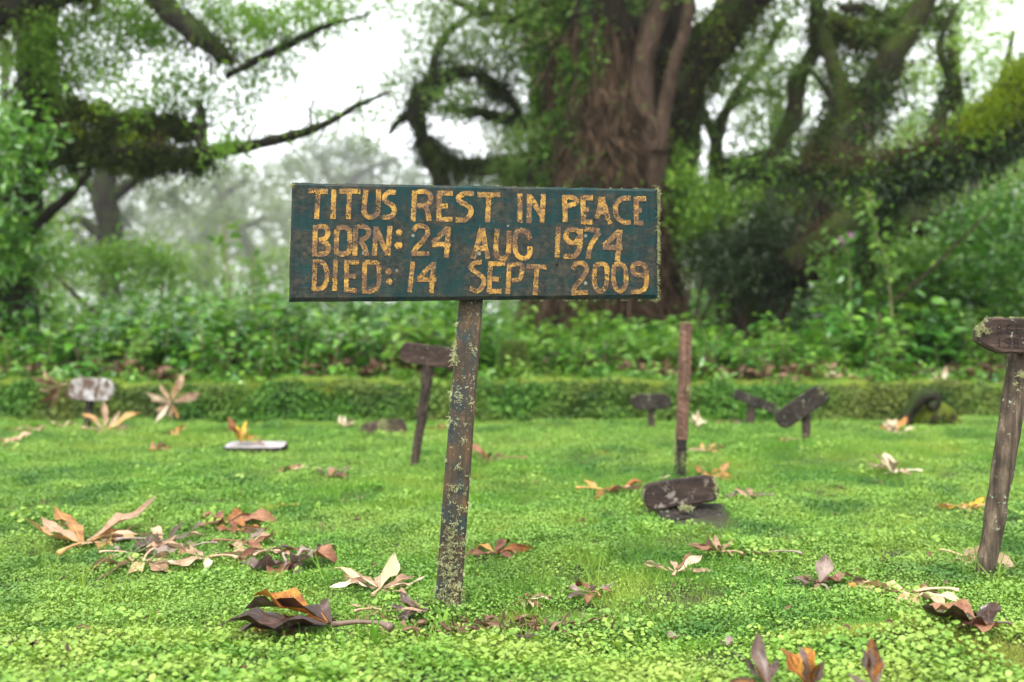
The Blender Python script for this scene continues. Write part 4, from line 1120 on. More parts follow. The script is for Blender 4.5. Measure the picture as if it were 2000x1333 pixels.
 ('small red leaf nearer the bank, left of the sloping thin board', 1410, 826, 20, ['rust'], dict(n=4, lift=.3, curl=-.4, aspect=.6, stalk=0)),
 ('small brown leaf touching the foot of the sloping thin board', 1436, 826, 26, ['rust', 'mauve'], dict(n=4, lift=.3, curl=-.4, aspect=.6, stalk=0)),
 ('small flat tan leaf left of the steeply tilted marker', 1545, 860, 36, ['tan', 'gold'], dict(n=3, spread=100, lift=.15, curl=-.1, tilt=(0, 0, 170), aspect=.5)),
 ('faint tan leaf sunk in grass left of the bare stake', 1222, 884, 30, ['tan', 'mauve'], dict(n=4, lift=.1, aspect=.3, stalk=0, rise=.004)),
 ('tiny rust scrap left of the broad pale leaf', 1725, 1098, 44, ['rust', 'mauve'], dict(n=2, spread=200, lift=.4, curl=.3, tilt=(0, 0, 20), aspect=.35, stalk=.2)),
 ('small dark curled leaf near the lower edge, left of the mossy mound', 1418, 1262, 60, ['purple', 'mauve'], dict(n=3, spread=100, lift=.3, curl=-.5, tilt=(0, 0, 60), aspect=.4, stalk=0)),
 ('reddish scrap of leaf lying low between the sign foot and the mossy mound', 1330, 1245, 50, ['rust', 'mauve'], dict(n=3, spread=140, lift=.2, curl=-.3, tilt=(0, 0, 130), aspect=.35, stalk=.3)),
 ('tan leaf lying across the golden leaf, with a pale curled stalk end', 205, 1062, 110, ['tan', 'gold'], dict(n=6, spread=220, lift=.2, curl=-.2, tilt=(0, 0, 60))),
 ('pale brown leaf overlapping the flat tan leaf at its upper side', 255, 1082, 110, ['tan', 'mauve'], dict(n=6, spread=260, lift=.15, curl=-.2, tilt=(0, 0, 20))),
 ('brown leaf lying under the pinkish tan leaf', 372, 1070, 100, ['mauve', 'rust'], dict(n=5, spread=220, lift=.12, curl=-.2, tilt=(0, 0, 190), aspect=.3)),
 ('rusty leaf between the curled rust leaf and the crumpled brown one', 462, 1038, 90, ['rust', 'orange'], dict(n=5, spread=240, lift=.25, curl=-.4, tilt=(0, 0, 90), aspect=.34)),
 ('tan leaf whose tips reach under the broad mauve leaf', 520, 1078, 110, ['tan', 'rust', 'mauve'], dict(n=6, spread=260, lift=.15, curl=-.3, tilt=(0, 0, 100), aspect=.34)),
 ('dark purple leaf lying flat under the large leaf at the sign foot', 600, 1228, 120, ['purple', 'purple', 'rust'], dict(n=5, spread=150, lift=.2, curl=-.3, tilt=(0, 0, 170), aspect=.3, stalk=0)),
 ('dark wet scrap of leaf low on the left foreground', 398, 1236, 46, ['purple'], dict(n=3, spread=160, lift=.08, curl=-.1, aspect=.5, stalk=0, rise=.006)),
]
for i, (lb, px, py, w, ms_, kw) in enumerate(FL):
    w = w * (1.6 if i < 12 else 1.25)
    fallen_leaf(lb, px, py, w, ms_, seed=i, **kw)
# leaves that stand up, lean on the bank or lie on a board
fallen_leaf('large pinkish star leaf standing upright in front of the bank', 335, 786, 88, ['tan', 'cream', 'tan', 'gold'], n=8, spread=315, lift=.1, curl=.1, tilt=(84, 0, 8), aspect=.30, stalk=1.0, crumple=.2, seed=101, Y_=7.0, zoff=float(P(335, 786, 7.0)[2]))
fallen_leaf('tan leaf hanging on the bank left of the white marker', 118, 752, 96, ['tan', 'tan', 'rust'], n=6, spread=150, lift=.1, curl=-.5, tilt=(60, 150, 0), aspect=.28, stalk=.3, seed=102, Y_=7.15, zoff=float(P(118, 752, 7.15)[2]))
fallen_leaf('pale pink cross shaped leaf caught upright on top of the bank', 1840, 752, 66, ['cream', 'cream'], n=5, spread=290, lift=.1, curl=.1, tilt=(70, 20, 0), aspect=.32, stalk=1.0, crumple=.2, seed=103, Y_=7.9, zoff=float(P(1840, 752, 7.9)[2]))
fallen_leaf('yellow leaf with upright leaflets resting on the flat whitish board', 470, 866, 88, ['yellow', 'yellow', 'orange', 'gold'], n=7, spread=260, lift=.9, curl=.1, tilt=(0, 0, 110), aspect=.32, stalk=0, seed=104, Y_=5.42, zoff=float(P(470, 872, 5.42)[2]) + .015)
fallen_leaf('small curled tan leaf on the right half of the flat whitish board', 505, 866, 34, ['tan', 'rust'], n=4, spread=200, lift=.7, curl=.2, tilt=(0, 0, 60), aspect=.3, stalk=0, seed=105, Y_=5.44, zoff=float(P(505, 872, 5.44)[2]) + .012)

# grass sprouts by the sign
def sprout(px, py, hpx, n, label, mat, spread=.4, w=.007, seed=0):
    Y_ = FPX * EYE / (py - HOR)
    for _ in range(10): Y_ = FPX * (EYE - float(G((px - CX) / FPX * Y_, Y_))) / (py - HOR)
    x_ = (px - CX) / FPX * Y_; r_ = np.random.default_rng(seed)
    e_ = empty('grass_tuft', (x_, Y_, float(G(x_, Y_)) - .004), label, 'grass tuft', 'single grass tufts')
    for i in range(n):
        Lm = R(hpx, Y_) * r_.uniform(.6, 1.05)
        v, f, uv = leaflet(Lm, w, r_.normal(0, .3), .6, r_.normal(0, .3), r_, .1)
        d = Vector((r_.normal(0, spread), r_.normal(0, spread), 1)).normalized()
        Mx = d.to_track_quat('X', 'Z').to_matrix().to_4x4()
        v = np.array([tuple(Mx @ Vector(q)) for q in v])
        link('blade', new_mesh('blade', v, f, mat, True, {'rnd': np.full(len(v), r_.random()), 'luv': uv}), e_)
sprout(732, 1268, 75, 6, 'bright green grass sprout in front of the foot of the sign', M['blade'], .28, .009, 1)
sprout(866, 1238, 62, 5, 'green and brown blades growing at the foot of the sign post', M['blade'], .5, .011, 2)
sprout(160, 1160, 90, 9, 'tuft of thin long grass in the left foreground', M['blade'], .3, .004, 3)
sprout(640, 1150, 50, 9, 'tuft of short grass by the mauve leaf', M['blade'], .35, .004, 4)
sprout(1345, 1135, 55, 8, 'tuft of thin grass by the thin tan leaf', M['blade'], .4, .004, 5)

# ------------------------------------------------------------------ undergrowth
def herb(nst, hmin, hmax, lmin, lmax, rad, seed, pairs=.07, wr=.62):
    """A leafy herb: stems with pairs of drooping ovate leaves. Returns foliage and stem meshes."""
    r_ = np.random.default_rng(seed); c, d, nn, Ls = [], [], [], []
    mb = MB()
    for _ in range(nst):
        bx_, by_ = r_.normal(0, rad * .45, 2); h = r_.uniform(hmin, hmax)
        lx, ly = r_.normal(0, .16, 2) * h
        tube(mb, [[bx_, by_, -.05, .005], [bx_ + lx * .4, by_ + ly * .4, h * .5, .0045], [bx_ + lx, by_ + ly, h, .002]], 4, 0, k=3, cap=False)
        z = h * .18; a = r_.uniform(0, 6.3)
        while z < h:
            t = z / h
            for s_ in (0, PI):
                an = a + s_ + r_.normal(0, .3)
                Lf = r_.uniform(lmin, lmax) * (1 - .45 * t ** 3)
                c.append((bx_ + lx * t, by_ + ly * t, z)); dz = r_.normal(.05, .3)
                d.append((math.cos(an), math.sin(an), dz)); nn.append((math.cos(an) * -.2 + r_.normal(0, .25), math.sin(an) * -.2 + r_.normal(0, .25), 1)); Ls.append(Lf)
            a += PI / 2 + r_.normal(0, .2); z += pairs * r_.uniform(.7, 1.3)
    c, d, nn, Ls = map(np.array, (c, d, nn, Ls))
    v, f, a_ = cards(T_OVA, c + unit(d) * .012, d, nn, Ls, Ls * wr, r_.random(len(c)))
    v = v + r_.normal(0, .0025, v.shape)
    return v, f, a_, mb
herbs = []
for k in range(9):
    tall = k >= 6
    v, f, a_, mb = herb(7 if not tall else 5, .20 if not tall else .45, .46 if not tall else .78, .09, .175, .24, 50 + k, .088)
    fm = new_mesh('foliage', v, f, M['herb'] if k % 4 else M['herb_pale'], False, {'rnd': a_})
    sm = new_mesh('stem', np.concatenate(mb.v), mb.f, M['stem'], False, {'rnd': np.concatenate(mb.a)})
    herbs.append((fm, sm))
placed = 0
for i in range(130):
    px = rng.uniform(-40, 2040)
    dY = abs(rng.normal(0, .9))
    x0 = (px - CX) / FPX * 8.4
    Y_ = float(bank_y(x0)) + .75 + dY
    x_ = (px - CX) / FPX * Y_
    if abs(px - 1003) < 75 and dY < 1.2: continue
    k = int(rng.integers(0, 6)) if dY < 1.0 else int(rng.integers(0, 9))
    side = 'left of' if px < 560 else ('behind' if px < 1290 else 'right of')
    e_ = empty('leafy_plant', (x_, Y_, float(G(x_, Y_))), 'green broad leaved herb in the thicket behind the bank, %s the large sign' % side, 'plant',
               'leafy herbs %s the sign' % side, (0, 0, float(rng.uniform(0, 6.3))))
    s_ = float(rng.uniform(.8, 1.25)) * (.78 if 960 < px < 1640 else 1); e_.scale = (s_, s_, s_)
    link('foliage', herbs[k][0], e_); link('stem', herbs[k][1], e_)
# mass of herbs beyond
hp, hr, hsx, hk = [], [], [], []
for i in range(1250):
    Y_ = 8.6 + 13 * rng.random() ** 1.5; x_ = rng.uniform(-.62, .62) * Y_
    if Y_ < float(bank_y(x_)) + 1.2: continue
    hp.append((x_, Y_, float(G(x_, Y_)) - .02)); hr.append((rng.normal(0, .1), rng.normal(0, .1), rng.uniform(0, 6.3)))
    if -.02 < x_ / Y_ < .32 and Y_ < 14: continue_ = True
    else: continue_ = False
    if continue_ and rng.random() < .55: hp.pop(); hr.pop(); continue
    hk.append(int(rng.integers(0, 9)) if not continue_ else int(rng.integers(0, 6)))
    hsx.append(rng.uniform(.8, 1.3) * (1.0 + (.45 if x_ / Y_ > .33 else 0)) * (.92 if continue_ else 1))
scatter('undergrowth', hp, hr, hsx, hk, [h_[0] for h_ in herbs], 'dense green undergrowth of nettle like herbs on the forest floor', 'undergrowth')
# low seedlings right behind the bank
lp, lr, ls, lk = [], [], [], []
for i in range(520):
    x_ = rng.uniform(-5.6, 5.6); Y_ = float(bank_y(x_)) + .35 + abs(rng.normal(0, .45))
    if rng.random() < .3 and vn(x_, Y_, 3, 31) < 0: continue
    lp.append((x_, Y_, float(G(x_, Y_)) - .12)); lr.append((rng.normal(0, .25), rng.normal(0, .25), rng.uniform(0, 6.3))); ls.append(rng.uniform(.35, .65)); lk.append(int(rng.integers(0, 6)))
scatter('low_seedlings', lp, lr, ls, lk, [h_[0] for h_ in herbs[:6]], 'low green seedlings along the top of the bank', 'seedlings')
# dead leaf litter
n = 3400
x_ = rng.uniform(-5.8, 5.8, n); Y_ = bank_y(x_) + .62 + np.abs(rng.normal(0, .55, n)) + .12 * vn(x_, x_ * 0, 4, 3)
kp = vn(x_, Y_, 2.6, 13) > .15; x_, Y_ = x_[kp], Y_[kp]; n = len(x_)
c = np.stack([x_, Y_, G(x_, Y_) + rng.uniform(.0, .10, n)], -1)
v, f, a_ = cards(T_OVA, c, rdir(n) * [1, 1, .5], rdir(n, 1.2), rng.uniform(.06, .14, n), rng.uniform(.03, .07, n))
link('leaf_litter', new_mesh('leaf_litter', v + rng.normal(0, .004, v.shape), f, M['litter'], False, {'rnd': a_}), None, 'dead brown leaf litter under the herbs behind the bank', 'leaf litter', None, 'stuff')

n = 260
c = np.stack([rng.normal(-.06, .13, n), rng.normal(2.30, .045, n), np.zeros(n)], -1); c[:, 2] = G(c[:, 0], c[:, 1]) + rng.uniform(.006, .022, n)
v, f, a_ = cards(T_OVA, c, rdir(n) * [1, 1, .5], rdir(n, 1), rng.uniform(.012, .045, n), rng.uniform(.004, .014, n))
link('leaf_crumbs', new_mesh('leaf_crumbs', v, f, M['litter'], False, {'rnd': a_}), None, 'brown leaf crumbs gathered at the foot of the sign post', 'leaf crumbs', None, 'stuff')
n = 1500
Y_ = 1.7 + 5.6 * rng.random(n); x_ = rng.uniform(-.55, .55, n) * Y_
kp = vn(x_, Y_, 5, 88) > -.2; x_, Y_ = x_[kp], Y_[kp]; n = len(x_)
c = np.stack([x_, Y_, G(x_, Y_) + rng.uniform(.006, .022, n)], -1)
v, f, a_ = cards(T_OVA, c, rdir(n) * [1, 1, .6], rdir(n, .8), rng.uniform(.008, .030, n), rng.uniform(.005, .013, n))
link('leaf_crumbs', new_mesh('leaf_crumbs', v, f, M['litter'], False, {'rnd': a_}), None, 'crumbs of dead brown leaf scattered through the lawn', 'leaf crumbs', None, 'stuff')

def stalk_plant(name, label, path, leaves, Lf, mat, cat='plant', flowers=None, w=.012):
    Y_ = path[0][2]; b0 = P(*path[0])
    gz = float(G(b0[0], Y_))
    e_ = empty(name, (b0[0], Y_, gz), label, cat)
    mb = MB(); pth = [[b0[0], Y_, gz - .05, w]] + [list(P(*p)) + [w * .8] for p in path[1:]]
    q = tube(mb, pth, 6, .05, k=5)
    mb.build('stem', M['stem'], e_, off_of(e_))
    N = leaves; t = rng.uniform(.35, 1, N); ii = (t * (len(q) - 1)).astype(int)
    d = rdir(N, .2); c = q[ii, :3] + d * rng.uniform(0, .12, N)[:, None]
    v, f, a_ = cards(T_OVA, c, d, rdir(N, 1.5), Lf * rng.uniform(.6, 1.2, N), Lf * .55)
    link('foliage', new_mesh('foliage', v - np.array(off_of(e_)), f, mat, False, {'rnd': a_}), e_)
    if flowers:
        for (fx, fy) in flowers:
            N = 60; c = np.array([P(fx, fy, Y_)] * N) + rng.normal(0, .012, (N, 3)); d = rdir(N)
            v, f, a_ = cards(T_DIA, c, d, rdir(N), .022, .01)
            link('flower', new_mesh('flower', v - np.array(off_of(e_)), f, M['pink'], False, {'rnd': a_}), e_)
stalk_plant('tall_stalk', 'tall thin stalk with a few drooping leaves above the left thicket', [(452, 640, 9.0), (448, 560, 9.0), (440, 500, 9.0), (436, 430, 9.0)], 16, .13, M['herb_pale'])
stalk_plant('tall_stalk', 'shorter green stalk right of the tall drooping one', [(492, 640, 9.2), (492, 560, 9.2), (494, 490, 9.2)], 16, .10, M['herb_pale'])
stalk_plant('sapling', 'thin sapling with bright leaves standing before the dark log', [(1750, 640, 9.0), (1735, 540, 9.0), (1712, 460, 9.0), (1695, 372, 9.0)], 90, .10, M['herb_pale'])
stalk_plant('flowering_plant', 'tall herb with two small pink flower heads', [(1665, 620, 8.9), (1660, 540, 8.9), (1652, 462, 8.9)], 40, .10, M['herb'], 'plant', [(1643, 468), (1660, 461)])
e_ = empty('bare_branch', (float(P(1780, 560, 9.4)[0]), 9.4, float(P(1780, 560, 9.4)[2])), 'thin bare branch slanting up to the right over the thicket', 'branch')
mb = MB(); tube(mb, [list(P(1745, 590, 9.4)) + [.012], list(P(1820, 525, 9.4)) + [.016], list(P(1890, 455, 9.4)) + [.013], list(P(1945, 405, 9.4)) + [.008]], 6, .1)
mb.build('branch', M['vine'], e_, off_of(e_))
e_ = empty('tree_stump', (float(P(1000, 740, 8.15)[0]), 8.6, float(G(P(1000, 740, 8.15)[0], 8.6))), 'small stump covered in green moss behind the bank, right of the sign post', 'stump')
e_.scale = (1, 1, 1)
mb = MB(); tube(mb, [list(P(1002, 760, 8.15)) + [.16], list(P(1001, 715, 8.15)) + [.12], list(P(999, 680, 8.15)) + [.10], list(P(999, 668, 8.15)) + [.08]], 14, .15, seed=2)
mb.build('trunk', M['bark_moss'], e_, off_of(e_), smooth=True)
N = 1500; th = rng.uniform(0, 2 * PI, N); h_ = rng.uniform(0, 1, N)
rr = .155 - .065 * h_
c = np.stack([P(1001, 0, 8.15)[0] + rr * np.cos(th), 8.15 + rr * np.sin(th), P(0, 750, 8.15)[2] + h_ * R(84, 8.15)], -1)
v, f, a_ = cards(T_DIA, c, np.stack([np.cos(th), np.sin(th), rng.normal(-.2, .5, N)], -1), rdir(N, .5), .03, .014)
link('moss', new_mesh('moss', v - np.array(off_of(e_)), f, M['bank_leaf'], False, {'rnd': a_}), e_, kind='stuff')

# ------------------------------------------------------------------ trees
def lump_points(q, n, spread, size, side):
    """points gathered in uneven lumps along a limb: position, outward direction, tone"""
    m_ = max(6, int(len(q) * 1.6)); li = rng.random(m_) * (len(q) - 1); lo = rdir(m_)
    if side is not None: lo = unit(lo * .7 + np.asarray(side))
    ls = rng.uniform(.4, 1.6, m_); tone = rng.random(m_)
    w = ls ** 2; k = rng.choice(m_, n, p=w / w.sum())
    t = np.clip(li[k] + rng.normal(0, .7, n), 0, len(q) - 1.001); i = t.astype(int); t = (t - i)[:, None]
    base = q[i, :3] * (1 - t) + q[i + 1, :3] * t
    off = unit(lo[k] + rng.normal(0, .55, (n, 3)))
    c = base + off * (np.abs(q[i, 3]) * spread)[:, None] * .95 + off * (np.abs(rng.normal(0, size, n)) * ls[k])[:, None]
    return c, off, np.clip(.55 * tone[k] + .45 * rng.random(n), 0, 1)

def shag_along(q, n, lmin, lmax, w, spread=1.0, down=1.4, side=None, size=.07):
    """hanging tufts round a limb; q rows x,y,z,r"""
    c, off, tone = lump_points(q, n, spread, size, side)
    d = off * .7 + rng.normal(0, .35, (n, 3)); d[:, 2] -= down
    return cards(T_BLD, c, d, rdir(n), rng.uniform(lmin, lmax, n) * (.5 + tone), w * 1.3, tone)

def leaf_along(q, n, L_, T=T_DIA, spread=1.0, side=None, up=.4, puff=.1):
    c, off, tone = lump_points(q, n, spread, puff * 1.3, side)
    d = off + rng.normal(0, .6, (n, 3)); d[:, 2] += -.1
    return cards(T, c, d, rdir(n, up), L_ * rng.uniform(.6, 1.3, n), L_ * .5, tone)

def clumps(specs, L_, T=T_DIA, flat=.8, wr=.5, per_twig=10, sp=3.4):
    """specs: (px, py, Y, radius_px, n_leaves [, depth radius]); leaves sit on short twigs inside each clump."""
    out = []
    for s_ in specs:
        px, py, Y_, r_px, n = s_[:5]
        c0 = P(px, py, Y_); r = R(r_px, Y_); ry = s_[5] if len(s_) > 5 else r * 1.1
        nt_ = max(2, int(n / per_twig))
        u_ = rdir(nt_) * (1.35 * rng.random(nt_) ** .5)[:, None]
        tw = c0 + u_ * np.array([r, ry, r * flat])
        # lumps: pull twigs towards a few centres
        m_ = max(2, nt_ // 14); cc = c0 + rdir(m_) * (rng.random(m_) ** .4)[:, None] * np.array([r, ry, r * flat])
        j = rng.integers(0, m_, nt_); tw = tw * .72 + cc[j] * .28 + rng.normal(0, r * .12, (nt_, 3))
        ii = np.repeat(np.arange(nt_), per_twig)
        td = unit(rdir(nt_) * [1, 1, .6] + [0, 0, -.1])
        t = rng.uniform(-1, 1, len(ii))[:, None]
        c = tw[ii] + td[ii] * t * L_ * sp * rng.uniform(.5, 1.5, (nt_, 1))[ii] + rng.normal(0, L_ * .8, (len(ii), 3))
        d = td[ii] + rng.normal(0, .8, (len(ii), 3)); d[:, 2] -= .25
        v, f, a_ = cards(T, c, d, rdir(len(ii), .9), L_ * rng.uniform(.6, 1.3, len(ii)), L_ * wr)
        tone = np.repeat(np.repeat(rng.random(nt_), per_twig), len(T[0]))
        out.append((v, f, np.clip(.5 * a_ + .5 * tone, 0, 1)))
    return merge(out)

def tree(name, label, base, group=None, cat='tree'):
    px, Y_ = base
    x_ = (px - CX) / FPX * Y_
    return empty(name, (x_, Y_, float(G(x_, Y_))), label, cat, group)

def limbs(e_, name, paths, mat, sides=10, bump=.12, ridge=0, smooth=True):
    """paths: list of [(px,py,Y,r_px), ...]; one mesh; returns the fine paths."""
    mb = MB(); qs = []
    for k, p in enumerate(paths):
        rows = [list(P(a_, b_, c_)) + [R(d_, c_)] for a_, b_, c_, d_ in p]
        qs.append(tube(mb, rows, sides, bump, ridge, seed=k + len(p)))
    mb.build(name, mat, e_, off_of(e_), smooth=smooth)
    return qs

def add(e_, name, parts, mat, kind=None):
    v, f, a_ = merge(parts) if isinstance(parts, list) else parts
    link(name, new_mesh(name, v - np.array(off_of(e_)), f, mat, False, {'rnd': a_}), e_, kind=kind)

def root_px(px, Y_, r_px, extra=()):
    x_ = (px - CX) / FPX * Y_
    gz = float(G(x_, Y_)); py = HOR + (EYE - gz + .1) / Y_ * FPX
    return (px, py, Y_, r_px)

# --- great trunk in the middle
YB = 13.0
e_ = tree('great_tree', 'huge old tree trunk clad in ferns and hanging brown roots behind the sign', (1165, YB))
q = limbs(e_, 'trunk', [[root_px(1160, YB, 190), (1163, 650, YB, 160), (1166, 560, YB, 138), (1168, 430, YB, 126), (1170, 300, YB, 120), (1165, 180, YB, 120), (1150, 60, YB, 112), (1130, -60, YB, 105), (1110, -260, YB, 100)]],
          M['bark_big'], 30, .16, 0)
q2 = limbs(e_, 'limb', [[(1240, 330, YB - .1, 60), (1300, 230, YB - .3, 52), (1350, 140, YB - .5, 44), (1410, 60, YB - .7, 38), (1480, -20, YB - .9, 34), (1580, -120, YB - 1, 28)],
                        [(1200, 250, YB + .3, 60), (1250, 120, YB + .3, 60), (1290, 0, YB + .2, 56), (1310, -140, YB + .2, 50)],
                        [(1080, 200, YB + .2, 40), (1060, 80, YB, 34), (1030, -10, YB - .2, 26), (990, -100, YB, 20)]], M['bark_big'], 14, .14, 5)
limbs(e_, 'climbing_stem', [[(1278, 420, YB - .85, 16), (1272, 300, YB - .9, 19), (1262, 210, YB - .95, 19), (1258, 130, YB - 1.0, 20), (1278, 50, YB - 1.0, 20), (1300, -40, YB - .9, 18)],
                            [(1284, 300, YB - .95, 18), (1298, 210, YB - .98, 15), (1318, 120, YB - 1.1, 13), (1338, 60, YB - 1.1, 13), (1352, -30, YB - 1.1, 13)],
                            [(1290, 380, YB - .8, 10), (1284, 260, YB - 1.0, 11), (1240, 180, YB - 1.0, 9), (1268, -30, YB - .8, 4)]], M['vine'], 8, .15)
def trunk_cards(n, azc, azs, pylo, pyhi, T, L_, wr, out, dirv, seedz=0, mask=None):
    q0 = q[0]; py = rng.uniform(pylo, pyhi, n); z = EYE - (py - HOR) / FPX * YB
    az = rng.normal(azc, azs, n)          # 0 = right, -90 = towards the camera
    if mask is not None:
        kp = mask(az, z); az, z = az[kp], z[kp]; n = len(z)
    o = np.argsort(q0[:, 2]); cxx = np.interp(z, q0[o, 2], q0[o, 0]); cy = np.interp(z, q0[o, 2], q0[o, 1]); rr = np.interp(z, q0[o, 2], q0[o, 3])
    a = np.radians(az); nrm_ = np.stack([np.cos(a), np.sin(a), np.zeros(n)], -1)
    c = np.stack([cxx, cy, z], -1) + nrm_ * (rr * 1.0 + np.abs(rng.normal(0, out, n)))[:, None]
    d = nrm_ * dirv[0] + np.array([0, 0, dirv[1]]) + rng.normal(0, dirv[2], (n, 3))
    return cards(T, c, d, nrm_ + rng.normal(0, .6, (n, 3)), L_ * rng.uniform(.5, 1.4, n), L_ * wr)
add(e_, 'ferns', [trunk_cards(24000, -124, 21, -80, 470, T_DIA, .08, .5, .08, (.8, -.2, .7), mask=lambda az, z: vn(az * .05, z, 3.4, 41) > -.25),
                  trunk_cards(2000, -105, 30, 330, 640, T_DIA, .08, .45, .12, (.8, -.2, .6), mask=lambda az, z: vn(az * .05, z, 3, 42) > .25)], M['epiphyte'])
add(e_, 'hanging_roots', [trunk_cards(15000, -66, 30, -60, 600, T_BLD, .34, .07, .085, (.3, -1, .28), mask=lambda az, z: (z < 3.6) | (az < -118)), trunk_cards(4200, -62, 26, 60, 480, T_BLD, .55, .035, .06, (.12, -1, .10)), trunk_cards(2600, -100, 40, 330, 640, T_BLD, .50, .035, .06, (.12, -1, .10))], M['fibre'])
add(e_, 'moss', [leaf_along(q2[0], 3200, .05, up=1.2, puff=.05, side=(0, -.3, .5)), shag_along(q2[0], 1600, .08, .30, .014)], M['shag'])
add(e_, 'bright_moss', leaf_along(q2[0][6:26], 1500, .045, up=1.2, puff=.03, spread=1.05, side=(0, -.4, .9)), M['moss_bright'])
add(e_, 'crown', clumps([(1120, -60, 13, 150, 1600), (1060, 60, 12.6, 60, 700), (1010, 20, 13, 70, 700), (1400, 40, 13.5, 60, 600), (1230, -60, 12, 90, 600)], .10), M['crown_mid'])

add(e_, 'unseen_upper_crown', clumps([(px_, py_, YB + rng.normal(0, 1.6), 160, 900, 2.0) for px_ in range(650, 1700, 170) for py_ in (-420, -640, -860)], .16), M['crown_mid'])  # crown above the frame, added to darken the trunks and background below

# --- left tree with shaggy horizontal limbs
YL = 9.6
e_ = tree('shaggy_tree', 'dark leaning tree with moss laden level branches, cut by the left edge', (15, YL))
ql = limbs(e_, 'trunk', [[root_px(-5, YL, 60), (8, 560, YL, 50), (20, 450, YL, 44), (42, 330, YL, 40), (66, 210, YL, 36), (74, 110, YL, 36), (72, 0, YL, 38), (62, -120, YL, 36)]], M['bark_dark'], 16, .14, 5)
qb = limbs(e_, 'branch', [
    [(60, 290, YL, 30), (105, 225, YL - .1, 16), (150, 215, YL - .2, 14), (215, 240, YL - .3, 18), (300, 255, YL - .4, 20), (385, 250, YL - .5, 12)],
    [(50, 330, YL, 30), (110, 285, YL - .2, 24), (200, 290, YL - .4, 28), (300, 305, YL - .5, 24), (400, 300, YL - .6, 15), (480, 286, YL - .7, 12), (560, 268, YL - .8, 10), (630, 245, YL - .9, 8), (700, 205, YL - 1, 5)],
    [(392, 296, YL - .6, 12), (396, 250, YL - .6, 10), (388, 195, YL - .6, 7)],
    [(280, -60, YL - .8, 24), (330, 20, YL - .9, 22), (385, 66, YL - 1, 22), (430, 105, YL - 1, 16), (455, 122, YL - 1, 7)],
    [(-60, 40, YL - .6, 34), (20, 12, YL - .6, 30), (90, -5, YL - .6, 26), (180, -30, YL - .6, 20)],
    [(20, 500, YL - .3, 13), (70, 440, YL - .3, 11), (120, 395, YL - .3, 10), (178, 335, YL - .3, 6)],
    [(700, 205, YL - 1, 5), (760, 180, YL - 1, 3)], [(480, 286, YL - .7, 4), (492, 258, YL - .7, 2.5), (500, 240, YL - .7, 1.5)], [(610, 252, YL - .9, 3.5), (606, 215, YL - .9, 2.5), (622, 190, YL - .9, 1.5)],
    [(440, 150, YL - .6, 6), (520, 108, YL - .6, 8), (570, 85, YL - .6, 8), (640, 50, YL - .6, 5), (720, 30, YL - .6, 2)]], M['bark_dark'], 10, .16)
add(e_, 'hanging_moss', [shag_along(qb[0], 1000, .03, .08, .014, 1.0, size=.035), shag_along(qb[1][:26], 1800, .03, .10, .014, 1.0, size=.045), shag_along(ql[0], 2600, .08, .25, .014), shag_along(qb[3], 700, .04, .12, .012), shag_along(qb[4], 900, .05, .16, .014),
                          leaf_along(qb[1][4:26], 4200, .05, spread=1.0, puff=.05), leaf_along(qb[0], 3000, .05, spread=1.0, puff=.04)], M['shag'])
add(e_, 'moss_cushion', clumps([(150, 222, YL - .2, 12, 300), (205, 226, YL - .3, 20, 800), (262, 244, YL - .3, 26, 1200), (318, 246, YL - .4, 18, 700), (365, 252, YL - .5, 10, 260), (118, 290, YL - .2, 20, 600), (165, 312, YL - .3, 22, 800), (222, 292, YL - .4, 24, 1000), (275, 316, YL - .5, 20, 700), (325, 318, YL - .6, 14, 400), (378, 306, YL - .6, 9, 200), (95, 235, YL, 14, 300)], .045, sp=1.5), M['shag'])
add(e_, 'brown_moss', clumps([(130, 262, YL - .3, 26, 500), (215, 290, YL - .4, 30, 500), (310, 290, YL - .5, 26, 400)], .045, sp=1.5), M['shag_brown'])
add(e_, 'bright_moss', [leaf_along(qb[0][8:26], 700, .04, spread=1.0, side=(0, -.3, 1), puff=.03), leaf_along(qb[1][4:20], 600, .04, spread=1.0, side=(0, -.3, 1), puff=.03)], M['moss_bright'])
cl = []
for px, py, r_, n_ in [(150, 60, 55, 420), (200, 25, 60, 480), (260, 45, 50, 420), (310, 70, 40, 300), (175, 120, 45, 260), (245, 95, 45, 260), (120, 160, 40, 210), (330, 135, 45, 160), (250, 190, 60, 230),
                       (400, 170, 50, 190), (340, 205, 50, 200), (140, 215, 45, 190), (460, 70, 60, 360), (520, 30, 60, 330), (480, 130, 40, 170), (430, 25, 60, 380), (600, 10, 50, 200), (650, 50, 30, 70), (420, 215, 30, 90), (90, 60, 60, 380), (300, 10, 60, 380), (210, 150, 40, 110), (130, 345, 40, 140), (640, 220, 26, 60), (690, 215, 22, 50), (375, -20, 60, 300), (520, 60, 40, 190), (560, 120, 30, 70), (580, 40, 50, 190), (500, 170, 30, 60), (650, 15, 50, 130), (460, 240, 30, 60), (700, 190, 30, 50), (480, 190, 50, 150), (540, 150, 50, 130), (600, 90, 50, 140), (700, 15, 60, 210), (770, 5, 50, 130), (440, 285, 40, 120), (20, 110, 50, 260), (110, 130, 50, 200), (350, 160, 50, 160), (300, 200, 50, 160)]:
    cl.append((px, py, YL - .4 + rng.normal(0, .5), r_, int(n_ * 1.25)))
add(e_, 'crown', clumps([c_[:4] + (int(c_[4] * 1.9),) for c_ in cl], .050, wr=.42), M['crown_near'])
add(e_, 'unseen_upper_crown', clumps([(px_, py_, YL + rng.normal(0, 1.2), 150, 700, 1.5) for px_ in range(-500, 420, 180) for py_ in (-400, -620)], .13), M['crown_near'])  # unseen part of the canopy, added to shade what stands beneath
tw = []
